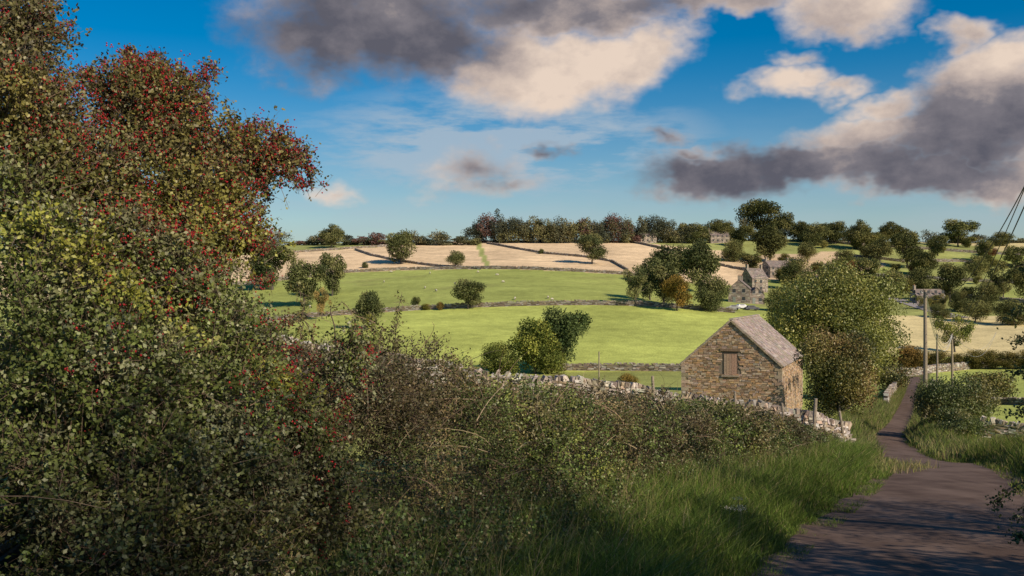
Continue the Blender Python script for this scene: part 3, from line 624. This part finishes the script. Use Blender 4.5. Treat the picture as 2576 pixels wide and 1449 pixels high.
# hedge running down beside the lane
HX = np.array([-5.2, -3.9, -2.4, .3, 3.0, 5.7, 8.4, 10.4]); HY = np.array([5.5, 8.3, 11.3, 16.4, 21.4, 26.6, 32.6, 36.0])
mb = MB(); Ls = np.concatenate([[0], np.cumsum(np.hypot(np.diff(HX), np.diff(HY)))]); LT = Ls[-1]
tx, ty = np.gradient(HX), np.gradient(HY)
TOPC, TOPP = [200, 300, 380, 450, 520, 600, 680, 740, 775, 800], [345, 352, 374, 390, 400, 404, 413, 422, 433, 448]
def hedge_pt(s, th, k):
    s = np.clip(s, 0, LT); hx = np.interp(s, Ls, HX); hy = np.interp(s, Ls, HY); hc = 512 + F * hx / hy
    tz = (288 - np.interp(hc, TOPC, TOPP)) / F * hy; gz = H(hx, hy); hh = np.maximum(tz - gz, .5)
    hh = hh * (1 + .13 * pnoise(np.stack([s, s * 0], 1), 1.6, 21) + .09 * pnoise(np.stack([s, s * 0], 1), 5, 22))
    tv = nrm(np.stack([np.interp(s, Ls, tx), np.interp(s, Ls, ty)], 1)); nv = np.stack([tv[:, 1], -tv[:, 0]], 1)
    hwid = 1.5 + .35 * pnoise(np.stack([s, th], 1), 1.2, 23); k = k * (1 + .14 * pnoise(np.stack([s * 1.5, th * 3], 1), 1.3, 24))
    ox = np.sign(np.cos(th)) * np.abs(np.cos(th)) ** .6 * hwid * k; oz = np.abs(np.sin(th)) ** .75 * hh * k
    P = np.stack([hx + nv[:, 0] * ox, hy + nv[:, 1] * ox, 0 * s], 1); P[:, 2] = H(P[:, 0], P[:, 1]) * .5 + gz * .5 + oz + .05
    O_ = np.stack([nv[:, 0] * np.cos(th), nv[:, 1] * np.cos(th), np.sin(th) * .8 + .4], 1)
    return P, nrm(O_)
nclump = 950; cs = LT * R.uniform(0, 1, nclump) ** 1.25; cth = R.uniform(-.1, np.pi * .85, nclump)
CP, CO = hedge_pt(cs, cth, R.uniform(.72, 1.0, nclump)); crad = R.uniform(.10, .36, nclump)
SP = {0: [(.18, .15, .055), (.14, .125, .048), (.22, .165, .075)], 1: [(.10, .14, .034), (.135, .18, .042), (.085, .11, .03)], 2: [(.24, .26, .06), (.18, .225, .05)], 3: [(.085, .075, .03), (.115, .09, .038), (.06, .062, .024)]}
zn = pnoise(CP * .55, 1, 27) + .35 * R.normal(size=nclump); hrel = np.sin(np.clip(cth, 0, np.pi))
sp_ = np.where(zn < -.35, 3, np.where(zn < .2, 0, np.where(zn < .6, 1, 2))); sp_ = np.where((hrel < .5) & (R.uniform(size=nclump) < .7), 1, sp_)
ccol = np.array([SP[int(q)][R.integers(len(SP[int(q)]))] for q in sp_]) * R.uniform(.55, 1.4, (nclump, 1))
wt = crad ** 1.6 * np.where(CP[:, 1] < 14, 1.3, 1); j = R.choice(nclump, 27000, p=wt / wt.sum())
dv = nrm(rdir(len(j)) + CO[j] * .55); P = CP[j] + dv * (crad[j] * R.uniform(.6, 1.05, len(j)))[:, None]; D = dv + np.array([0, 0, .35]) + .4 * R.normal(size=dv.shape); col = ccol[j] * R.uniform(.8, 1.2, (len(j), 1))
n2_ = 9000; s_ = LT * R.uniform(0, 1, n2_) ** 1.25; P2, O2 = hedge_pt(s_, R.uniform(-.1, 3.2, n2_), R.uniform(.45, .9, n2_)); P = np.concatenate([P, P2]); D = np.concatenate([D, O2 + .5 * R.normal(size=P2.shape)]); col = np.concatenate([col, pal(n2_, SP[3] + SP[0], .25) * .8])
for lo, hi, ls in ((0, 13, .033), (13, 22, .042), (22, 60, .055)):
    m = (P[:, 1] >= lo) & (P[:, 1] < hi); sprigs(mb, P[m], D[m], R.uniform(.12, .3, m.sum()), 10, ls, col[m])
n = len(P)
for k in range(1300):
    i = R.integers(n); p0 = P[i]; L_ = R.uniform(.3, 1.1); d = nrm(np.array([R.normal() * .6, R.normal() * .4 - .15, R.uniform(.2, 1.1)])); sd = np.array([R.normal(), R.normal() * .5 - .3, -.9]) * .3
    t = np.linspace(0, 1, 6)[:, None]; tube(mb, p0 + (d * t + sd * t ** 2) * L_, np.linspace(.006, .0025, 6), tuple(pal(1, [(.27, .19, .12), (.17, .12, .08), (.32, .25, .16)], .2)[0]), 3, 1)
for pl, d, nn, bn in [([(392, 372), (396, 330), (402, 292)], 12.5, 36, .0), ([(392, 372), (380, 340), (376, 330)], 12.5, 20, 0), ([(300, 345), (303, 310), (296, 282)], 9.5, 30, 0), ([(318, 350), (305, 322), (300, 318)], 9.5, 18, 0),
                      ([(352, 372), (354, 340), (356, 325)], 9.3, 36, .8), ([(345, 380), (342, 352), (336, 340)], 9.3, 30, .8), ([(360, 385), (368, 352), (366, 342)], 9.3, 30, .8), ([(420, 385), (428, 352), (432, 340)], 13, 24, 0),
                      ([(350, 420), (340, 400), (330, 385)], 9.0, 40, .9), ([(325, 440), (335, 410), (350, 395)], 8.8, 40, .9), ([(290, 400), (310, 380), (320, 372)], 8.6, 40, .9), ([(270, 430), (280, 405), (300, 390)], 8.4, 40, .9),
                      ([(470, 395), (474, 372), (470, 360)], 15, 20, 0), ([(560, 408), (566, 392), (572, 382)], 19, 20, 0), ([(340, 360), (330, 310), (345, 300), (362, 330)], 9.5, 8, 0), ([(610, 410), (616, 392)], 21, 16, 0), ([(705, 420), (712, 404)], 27, 16, 0),
                      ([(500, 404), (506, 386), (514, 378)], 16, 22, 0), ([(530, 408), (524, 390), (518, 382)], 18, 22, 0), ([(650, 414), (660, 396)], 23, 16, 0), ([(445, 393), (450, 374), (446, 362)], 14, 18, 0)]:
    shoot(mb, pl, d, nn, .034, (.19, .185, .055), bn, .007, .09)
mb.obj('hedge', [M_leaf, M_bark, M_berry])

# ------------------------------------------------------------------ grass on the verges
def blades(mb, P, h, w, col, lean=.35):
    n = len(P); h = np.broadcast_to(h, (n,))[:, None]; a = R.uniform(0, 6.28, n); s = np.stack([np.cos(a), np.sin(a), 0 * a], 1) * w / 2
    l = np.stack([R.normal(0, 1, n), R.normal(0, 1, n), 0 * a], 1) * lean * h + np.array([.10, 0, 0]) * h
    up = np.array([0, 0, 1.]); m = P + up * h * .55 + l * .3; t = P + up * h * .92 + l
    v = np.stack([P - s, P + s, m + s * .8, m - s * .8, t], 1)
    off = mb.n; i = np.arange(n)[:, None] * 5
    mb.add(v, i + np.array([[0, 1, 2, 3]]), col); mb.addo(off, i + np.array([[3, 2, 4]]), col)
mb = MB(); n = 130000
y = R.uniform(0, 1, n) ** 1.15 * 38 + 6.5; rx = roadx(y) - roadhw(y); dl = R.uniform(-.1, 1, n) * 3.2; x = rx - dl
keep = ~((y > 39) & (dl > 1.6)); x, y, dl = x[keep], y[keep], dl[keep]
P = np.stack([x, y, H(x, y) - .02], 1); pn = pnoise(P[:, :2], 1.1, 41); pn2 = pnoise(P[:, :2], 3.1, 43)
hgt = np.clip(.10 + .30 * sstep(0, .9, dl) + .13 * pn + .12 * pn2, .05, 1) * R.uniform(.5, 1.35, len(P))
gc = pal(len(P), [(.11, .17, .034), (.15, .215, .044), (.08, .125, .028), (.23, .24, .08), (.34, .28, .15)], .25, p=[.34, .27, .23, .11, .05]) * (1 + .28 * pn[:, None])
blades(mb, P, hgt, np.interp(P[:, 1], [7, 40], [.007, .018])[:, None], gc, .5)
n = 52000; y = R.uniform(0, 1, n) * 62 + 10; dr = R.uniform(-.1, 1, n) * 3.4; x = roadx(y) + roadhw(y) - .05 + dr
P = np.stack([x, y, H(x, y) - .02], 1); pn = pnoise(P[:, :2], .8, 42); hgt = np.clip(.14 + .40 * sstep(0, 1.1, dr) + .18 * pn, .08, 1) * R.uniform(.6, 1.25, n)
gc = pal(n, [(.11, .155, .032), (.15, .19, .045), (.09, .12, .03), (.24, .20, .085), (.32, .25, .14)], .25, p=[.32, .28, .22, .12, .06]) * (1 + .22 * pn[:, None])
blades(mb, P, hgt, .018, gc)
n = 44000; y = R.uniform(42, 160, n); sg = R.choice([-1, 1], n); dl = R.uniform(-.1, 2.2, n); x = roadx(y) + sg * (roadhw(y) + dl); P = np.stack([x, y, H(x, y) - .02], 1)
blades(mb, P, R.uniform(.15, .8, n), .035, pal(n, [(.15, .20, .05), (.20, .23, .07), (.28, .24, .12)], .25))
n = 26000; s = R.uniform(-24, 13, n); wy = np.interp(s, [p[0] for p in near_wall], [p[1] for p in near_wall]); y = wy - R.uniform(.2, 9, n) ** 1.0; P = np.stack([s, y, H(s, y) - .02], 1)
blades(mb, P, R.uniform(.15, .45, n), .02, pal(n, [(.24, .26, .085), (.30, .28, .11), (.36, .30, .15)], .2))
n = 2600; y = R.uniform(0, 1, n) ** 1.1 * 29 + 7; x = roadx(y) - roadhw(y) - R.uniform(1.4, 3.6, n); P = np.stack([x, y, H(x, y)], 1)
blades(mb, P, R.uniform(.4, 1.0, n), .006, pal(n, [(.34, .27, .15), (.26, .23, .10), (.18, .21, .07)], .2), .25)
mb.obj('verge_grass', [M_grass])
mb = MB(); n = 7500; y = R.uniform(0, 1, n) ** 1.2 * 27 + 7; dl = R.uniform(1.7, 3.6, n); x = roadx(y) - 1.9 - dl; P = np.stack([x, y, H(x, y) + R.uniform(.05, .5, n) * sstep(1.4, 3, dl)], 1)
keep = pnoise(P[:, :2], 1.3, 51) > -.35; P = P[keep]; n = len(P); D = np.array([0, 0, 1.]) + .6 * R.normal(size=(n, 3))
sprigs(mb, P, D, R.uniform(.12, .3, n), 10, .042, pal(n, [(.09, .14, .033), (.125, .18, .042), (.075, .10, .028), (.14, .115, .048)], .25)); mb.obj('nettles', [M_leaf, M_bark])
mb = MB()
for x, y in ((4.35, 12.9), (4.55, 13.3), (4.15, 13.1), (4.7, 13.9)):
    x = roadx(np.array([y]))[0] - 2.6 + R.uniform(-.15, .15); z = H1(x, y); tube(mb, [(x, y, z), (x + .03, y, z + .6)], .006, (.12, .16, .06), 4, 0)
    q = R.normal(size=(60, 3)) * np.array([.04, .04, .012]) + np.array([x + .03, y, z + .62]); leaves(mb, q, .014, .012, np.tile([.5, .48, .38], (60, 1)), up=2)
mb.obj('hogweed', [M_leaf])

# trees on the right of the lane: one just beyond the frame, an unseen hedge added to shade the foreground
mb = MB()
tree_geo(mb, (11.6, 13.6, H1(11.6, 13.6)), 4.6, 7.0, 20000, .07, 61, .05, .1, [(.12, .14, .04), (.085, .105, .03), (.17, .17, .055)], nb=30, trunk=.016)
for pl in ([(1060, 290), (1030, 300), (1008, 322)], [(1060, 270), (1030, 262), (1012, 268)], [(1060, 330), (1035, 335), (1015, 345)], [(1070, 470), (1030, 480), (1004, 492), (998, 508)], [(1070, 500), (1035, 505), (1012, 520)], [(1060, 420), (1030, 412), (1008, 416)], [(1060, 545), (1030, 540), (1010, 535)], [(1060, 380), (1030, 375), (1014, 370)]):
    shoot(mb, pl, 11.5, 34, .045, (.14, .155, .04), 0, .008, .14)
mb.obj('roadside_tree', [M_leaf, M_bark])
mb = MB()
for k, (x, y, h, w_) in enumerate([(6.0, -10, 9.5, 5.4), (6.3, -6, 9.6, 5.2), (6.8, -2.2, 9.2, 5.0), (7.3, 1.5, 8.2, 4.8), (8.1, 4.8, 6.8, 4.4), (9.5, 8.2, 5.2, 4.0)]):
    tree_geo(mb, (x, y, H1(x, y)), h, w_, 8500, .13, 900 + k, .03, .15, [(.08, .095, .03), (.11, .12, .04)], nb=22, trunk=.014)
mb.obj('added_shade_hedge', [M_leaf, M_bark])

# ------------------------------------------------------------------ poles, wires, posts
def pole(name, c, d, top_py, r=.13, zt=None, x=None):
    x = (c - 512) / F * d if x is None else x; z = H1(x, d); zt = (288 - top_py) / F * d if zt is None else zt
    mb = MB(); tube(mb, [(x, d, z - .5), (x + .03, d, (z + zt) / 2), (x, d, zt)], [r * 1.15, r, r * .8], (.26, .21, .155), 10)
    boxes(mb, (x, d, zt + .012), (1, 0, 0), (0, 1, 0), (0, 0, 1), r * .75, r * .75, .02, 0, np.array([.26, .21, .16]))
    boxes(mb, (x, d - r * .9, zt - .35), (1, 0, 0), (0, 1, 0), (0, 0, 1), .05, .05, .22, 0, np.array([.1, .1, .1]))
    for s in (-1, 1): tube(mb, [(x + s * r * .8, d, zt - .2 - .25 * (s > 0)), (x + s * (r + .12), d, zt - .2 - .25 * (s > 0)), (x + s * (r + .12), d, zt - .08 - .25 * (s > 0))], .03, (.5, .48, .44), 6)
    mb.obj(name, [M_wood]); return np.array([x, d, zt])
t0 = pole('utility_pole', 0, 14, 0, .14, 6.2, 9.3)
t1 = pole('utility_pole', 925, 75, 290, .15); t2 = pole('utility_pole', 937, 130, 334, .13); t3 = pole('utility_pole', 952, 115, 334, .13)
t4 = np.array([92, 190, H1(92, 190) + 7.])
mb = MB()
def wire(p, q, sag, r=.012, col=(.03, .03, .03)):
    t = np.linspace(0, 1, 40)[:, None]; tube(mb, p + (q - p) * t - np.array([0, 0, 1]) * 4 * sag * t * (1 - t), r, col, 4)
wire(t0, t3, 1.6, .022); wire(t0 + (0, 0, .4), t3 + (0, 0, .1), 1.2, .018); wire(t0 + (0, 0, -.2), t1 - (0, 0, .2), 2.6, .016)
for dz in (0, .25, .45): wire(t1 - (0, 0, dz), t3 - (0, 0, dz * .6), 2.3 + dz, .028, (.5, .47, .42))
wire(t3, t2, .5, .015); wire(t3, t4, 2.6, .02, (.3, .3, .3)); wire(t3 - (0, 0, .3), t4, 3.4, .02, (.3, .3, .3))
mb.obj('overhead_wires', [M_plain])
def post(name, x, y, h, r=.06, lean=0.):
    z = H1(x, y); mb = MB(); tube(mb, [(x, y, z - .3), (x + lean * .5, y, z + h / 2), (x + lean, y, z + h)], [r, r, r * .9], (.28, .23, .17), 8)
    boxes(mb, (x + lean, y, z + h), (1, 0, 0), (0, 1, 0), (0, 0, 1), r * .7, r * .7, .012, 0, np.array([.3, .25, .2])); return mb.obj(name, [M_wood])
post('fence_post', 11.0, 36.6, 1.9, .07, .12); post('fence_post', 8.1, 36.2, 1.75, .05, -.03); post('fence_post', 5.2, 36.3, 1.9, .06, -.1); post('fence_post', 10.0, 36.3, 1.6, .05, -.2)
post('marker_post', (599 - 512) / F * 100, 100, 4.4, .07)
post('fence_post', 12.9, 38.6, 1.7, .05, -.25)

# ------------------------------------------------------------------ sheep and cars
def ell(mb, c, r, col, nu=10, nvv=7, mat=0):
    th = np.linspace(0, np.pi, nvv); ph = np.arange(nu) / nu * 2 * np.pi
    v = np.stack([np.sin(th)[:, None] * np.cos(ph)[None] * r[0], np.sin(th)[:, None] * np.sin(ph)[None] * r[1], np.cos(th)[:, None] * np.ones(nu)[None] * r[2]], -1) * (1 + R.uniform(-.03, .03, (nvv, nu, 1))) + np.array(c)
    i = np.arange(nvv - 1)[:, None] * nu; j = np.arange(nu)[None]; j2 = (j + 1) % nu
    mb.add(v.reshape(-1, 3), np.stack([i + j, i + j2, i + nu + j2, i + nu + j], -1).reshape(-1, 4), col, mat)
mb = MB(); wc = (.50, .46, .38); sk = (.22, .19, .17)
ell(mb, (0, 0, .68), (.50, .25, .27), wc, 14, 9); ell(mb, (.36, 0, .66), (.24, .23, .26), wc); ell(mb, (-.34, 0, .69), (.24, .25, .26), wc)
tube(mb, [(.45, 0, .72), (.6, 0, .55), (.7, 0, .36)], [.16, .12, .10], wc, 8); tube(mb, [(.68, 0, .42), (.75, 0, .26), (.79, 0, .1)], [.09, .075, .045], sk, 8)
for s in (-1, 1):
    tube(mb, [(.67, .06 * s, .40), (.63, .17 * s, .38)], [.035, .012], sk, 5)
    tube(mb, [(.36, .13 * s, .55), (.37, .13 * s, .30), (.35, .13 * s, 0)], [.08, .04, .03], sk, 6)
    tube(mb, [(-.34, .14 * s, .6), (-.28, .14 * s, .42), (-.42, .14 * s, .27), (-.38, .14 * s, 0)], [.12, .07, .04, .03], sk, 6)
tube(mb, [(-.56, 0, .75), (-.63, 0, .6), (-.63, 0, .45)], [.05, .05, .03], wc, 5)
SH = mb.mesh('sheep', [M_plain], True)
for c, py in [(425, 289), (436, 292), (478, 273), (497, 276), (430, 274), (515, 300), (548, 299), (552, 301), (391, 273), (503, 283), (384, 283), (470, 301), (310, 308), (455, 285), (340, 275)]:
    q = W(c, py); o = bpy.data.objects.new('sheep', SH); link(o); o.location = q; o.rotation_euler = (0, 0, R.uniform(0, 6.28))
def car(c, py, col, ang):
    q = W(c, py); E = bpy.data.objects.new('parked_car', None); link(E); E.location = q + np.array([0, 0, .05]); E.rotation_euler = (0, 0, ang)
    mb = MB(); prof = [(-2.1, .3), (-2.1, .85), (-1.7, .95), (-1.2, 1.42), (.5, 1.45), (1.15, .98), (2.0, .85), (2.1, .55), (2.05, .3)]
    v = [(x, s * (.85 if z < 1.2 else .68), z) for s in (-1, 1) for x, z in prof]; m = len(prof)
    mb.add(v, [[i, (i + 1) % m, (i + 1) % m + m, i + m] for i in range(m)], col)
    for s in (0, m): mb.addo(0, [[s + 0, s + 2, s + 5, s + 8], [s + 2, s + 3, s + 4, s + 5], [s + 5, s + 6, s + 7, s + 8]], col)
    mb.addo(0, [[0, 1, 2], [m, m + 1, m + 2]], col); mb.obj('body', [M_plain], E)
    mb = MB()
    for s in (-1, 1): boxes(mb, (-.3, s * .79, 1.18), (1, 0, 0), (0, 0, 1), (0, 1, 0), .75, .15, .02, 0, np.array([.03, .03, .035]))
    mb.obj('windows', [M_plain], E); mb = MB()
    for x in (-1.3, 1.3):
        for s in (-1, 1): tube(mb, [(x, s * .7, .32), (x, s * .71, .32), (x, s * .89, .32), (x, s * .9, .32)], [.01, .32, .32, .01], (.02, .02, .02), 12)
    mb.obj('wheels', [M_plain], E)
car(742, 309, (.7, .7, .7), .3); car(752, 310.5, (.08, .08, .1), .1); car(733, 310, (.4, .4, .42), 2.9)

# ------------------------------------------------------------------ sun, sky, camera
SEL = math.radians(33); sd = Vector((.70, -.71, 0)).normalized(); S = Vector((sd.x * math.cos(SEL), sd.y * math.cos(SEL), math.sin(SEL)))
sl = bpy.data.lights.new('sun', 'SUN'); sl.energy = 5.0; sl.angle = math.radians(.6); sl.color = (1, .85, .65); so = link(bpy.data.objects.new('sun', sl)); so.rotation_euler = S.to_track_quat('Z', 'Y').to_euler()
w = bpy.data.worlds.new('World'); scene.world = w; w.use_nodes = True; nt = w.node_tree; N = nt.nodes; L = nt.links; N.clear()
sky = N.new('ShaderNodeTexSky'); sky.sky_type = 'NISHITA'; sky.sun_disc = False; sky.sun_elevation = SEL; sky.sun_rotation = math.atan2(S.x, S.y); sky.ozone_density = 2.5; sky.air_density = 1.0; sky.dust_density = .6
tc = N.new('ShaderNodeTexCoord'); D = tc.outputs['Generated']
def math_(op, a, b=None, c=None, clamp=False):
    m = N.new('ShaderNodeMath'); m.operation = op; m.use_clamp = clamp
    for i, v in enumerate((a, b, c)):
        if v is None: continue
        if isinstance(v, (int, float)): m.inputs[i].default_value = v
        else: L.new(v, m.inputs[i])
    return m.outputs[0]
def maprange(v, a, b, c=0, d=1, smooth=True):
    m = N.new('ShaderNodeMapRange'); m.interpolation_type = 'SMOOTHSTEP' if smooth else 'LINEAR'
    for i, q in zip((1, 2, 3, 4), (a, b, c, d)): m.inputs[i].default_value = q
    L.new(v, m.inputs[0]); return m.outputs[0]
sep = N.new('ShaderNodeSeparateXYZ'); L.new(D, sep.inputs[0])
az = math_('ARCTAN2', sep.outputs[0], sep.outputs[1]); el = math_('ARCSINE', sep.outputs[2])
comb = N.new('ShaderNodeCombineXYZ'); L.new(az, comb.inputs[0]); L.new(el, comb.inputs[1])
def wnoise(sc, det, rough=.55, st=(1, 1, 1), off=(0, 0, 0)):
    mp = N.new('ShaderNodeMapping'); mp.inputs['Scale'].default_value = st; mp.inputs['Location'].default_value = off; L.new(D, mp.inputs[0])
    n = N.new('ShaderNodeTexNoise'); n.inputs['Scale'].default_value = sc; n.inputs['Detail'].default_value = det; n.inputs['Roughness'].default_value = rough; L.new(mp.outputs[0], n.inputs['Vector']); return n
wn = wnoise(11, 4, .6, (1, 1, 1.6)); vs = N.new('ShaderNodeVectorMath'); vs.operation = 'SUBTRACT'; L.new(wn.outputs['Color'], vs.inputs[0]); vs.inputs[1].default_value = (.5, .5, .5)
vk = N.new('ShaderNodeVectorMath'); vk.operation = 'MULTIPLY'; L.new(vs.outputs[0], vk.inputs[0]); vk.inputs[1].default_value = (.12, .08, 0)
va = N.new('ShaderNodeVectorMath'); va.operation = 'ADD'; L.new(comb.outputs[0], va.inputs[0]); L.new(vk.outputs[0], va.inputs[1]); PP = va.outputs[0]
CL = [(330, 40, 85, 42, 1.0, .06), (420, 45, 90, 42, 1.05, .10), (380, 10, 110, 30, 1.0, .12), (560, 5, 120, 22, 1.0, .35), (700, 0, 110, 12, .9, .45), (520, 60, 60, 50, 1.05, .65), (590, 62, 75, 38, 1.1, .9), (640, 45, 45, 30, .9, .85), (545, 92, 45, 20, .8, .8),
      (850, 8, 60, 24, 1.0, .75), (790, 80, 42, 14, .85, .95), (830, 88, 30, 12, .7, .8), (800, 58, 25, 12, .6, .85), (962, 35, 24, 20, .85, .8), (985, 75, 50, 30, 1., .75), (1010, 60, 45, 24, 1., .95),
      (1000, 110, 75, 34, 1.15, .15), (960, 140, 70, 26, 1.1, .2), (880, 112, 34, 16, .85, .8), (870, 135, 60, 20, .9, .5), (830, 165, 95, 22, 1.1, .16), (720, 172, 70, 22, 1.0, .12), (695, 155, 30, 10, .7, .6), (940, 172, 110, 20, 1.1, .3), (1010, 180, 60, 18, 1., .55),
      (478, 172, 50, 24, .72, .6), (500, 190, 40, 12, .55, .35), (545, 150, 22, 9, .6, .15), (672, 133, 30, 12, .65, .45), (348, 203, 26, 14, .58, .75), (1150, 120, 130, 50, 1.1, .4),
      (-250, 60, 160, 45, 1, .4), (1500, 60, 150, 60, 1, .5)]
dens = None; ws = None; ts = None
for (cx, cy, rx, ry, wt, br) in CL:
    a0 = math.atan((cx - 512) / F) if abs(cx - 512) < 700 else (cx - 512) / F; e0 = math.atan((288 - cy) / F * math.cos(a0))
    v1 = N.new('ShaderNodeVectorMath'); v1.operation = 'SUBTRACT'; L.new(PP, v1.inputs[0]); v1.inputs[1].default_value = (a0, e0, 0)
    v2 = N.new('ShaderNodeVectorMath'); v2.operation = 'MULTIPLY'; L.new(v1.outputs[0], v2.inputs[0]); v2.inputs[1].default_value = (F * .92 / rx / 1.5, F * .95 / ry / 1.5, 0)
    v3 = N.new('ShaderNodeVectorMath'); v3.operation = 'LENGTH'; L.new(v2.outputs[0], v3.inputs[0])
    f = math_('MULTIPLY', math_('SUBTRACT', 1.0, v3.outputs['Value'], clamp=True), wt)
    dens = f if dens is None else math_('MAXIMUM', dens, f)
    ff = math_('MULTIPLY', f, f); ws = ff if ws is None else math_('ADD', ws, ff); ts = math_('MULTIPLY', ff, br) if ts is None else math_('MULTIPLY_ADD', ff, br, ts)
nA = wnoise(24, 6, .6, (1, 1, 1.5)); nB = wnoise(9, 3, .5, (1, 1, 1.4), (3, 1, 2))
dd = math_('ADD', dens, math_('MULTIPLY', math_('SUBTRACT', nA.outputs[0], .5), .5)); dd = math_('ADD', dd, math_('MULTIPLY', math_('SUBTRACT', nB.outputs[0], .5), .25))
mask = maprange(dd, .10, .70)
tone = math_('DIVIDE', ts, math_('ADD', ws, .002)); tone = math_('ADD', tone, math_('MULTIPLY', math_('SUBTRACT', nB.outputs[0], .5), 1.1)); tone = math_('ADD', tone, math_('MULTIPLY', math_('SUBTRACT', nA.outputs[0], .5), .9))
thin = math_('MULTIPLY', math_('SUBTRACT', 1.0, maprange(dd, .3, .75)), .26); tone = math_('ADD', tone, thin, clamp=True)
ramp = N.new('ShaderNodeValToRGB'); L.new(tone, ramp.inputs[0]); e = ramp.color_ramp.elements; e[0].position = .05; e[0].color = (.11, .11, .14, 1); e[1].position = 1.; e[1].color = (.80, .65, .54, 1)
x = e.new(.35); x.color = (.21, .195, .22, 1); x = e.new(.62); x.color = (.47, .39, .36, 1)
nV = wnoise(7, 6, .6, (1, 1, 4.5), (0, 0, 5))
v1 = N.new('ShaderNodeVectorMath'); v1.operation = 'SUBTRACT'; L.new(comb.outputs[0], v1.inputs[0]); v1.inputs[1].default_value = (-.01, .14, 0)
v2 = N.new('ShaderNodeVectorMath'); v2.operation = 'MULTIPLY'; L.new(v1.outputs[0], v2.inputs[0]); v2.inputs[1].default_value = (4.0, 15, 0); v3 = N.new('ShaderNodeVectorMath'); v3.operation = 'LENGTH'; L.new(v2.outputs[0], v3.inputs[0])
veil = math_('MULTIPLY', math_('SUBTRACT', 1.0, v3.outputs['Value'], clamp=True), 2.2)
low = maprange(el, .0, .22, .85, 0)
veil = math_('MAXIMUM', math_('MULTIPLY', veil, maprange(nV.outputs[0], .38, .6)), math_('MULTIPLY', low, maprange(nV.outputs[0], .3, .7, .5, 1)), clamp=True)
hs = N.new('ShaderNodeHueSaturation'); hs.inputs['Saturation'].default_value = 1.65; hs.inputs['Value'].default_value = .88; L.new(sky.outputs[0], hs.inputs['Color'])
def mix(f, a, b):
    m = N.new('ShaderNodeMixRGB')
    if isinstance(f, float): m.inputs[0].default_value = f
    else: L.new(f, m.inputs[0])
    for i, q in ((1, a), (2, b)):
        if isinstance(q, tuple): m.inputs[i].default_value = q
        else: L.new(q, m.inputs[i])
    return m.outputs[0]
ST = .1
sc_ = N.new('ShaderNodeVectorMath'); sc_.operation = 'SCALE'; L.new(ramp.outputs[0], sc_.inputs[0]); sc_.inputs['Scale'].default_value = 1 / ST
c1 = mix(math_('MULTIPLY', veil, .75), hs.outputs[0], (.42 / ST, .50 / ST, .58 / ST, 1))
c2 = mix(mask, c1, sc_.outputs[0])
bg = N.new('ShaderNodeBackground'); bg.inputs['Strength'].default_value = ST; L.new(c2, bg.inputs[0]); wo = N.new('ShaderNodeOutputWorld'); L.new(bg.outputs[0], wo.inputs[0])

cam = bpy.data.cameras.new('camera'); cam.lens = 36 * F / 1024; cam.sensor_width = 36; cam.clip_start = .1; cam.clip_end = 12000
co = link(bpy.data.objects.new('camera', cam)); co.location = (0, 0, 0); co.rotation_euler = (math.radians(90), 0, 0); scene.camera = co
scene.view_settings.view_transform = 'Standard'; scene.view_settings.look = 'None'; scene.view_settings.exposure = 0
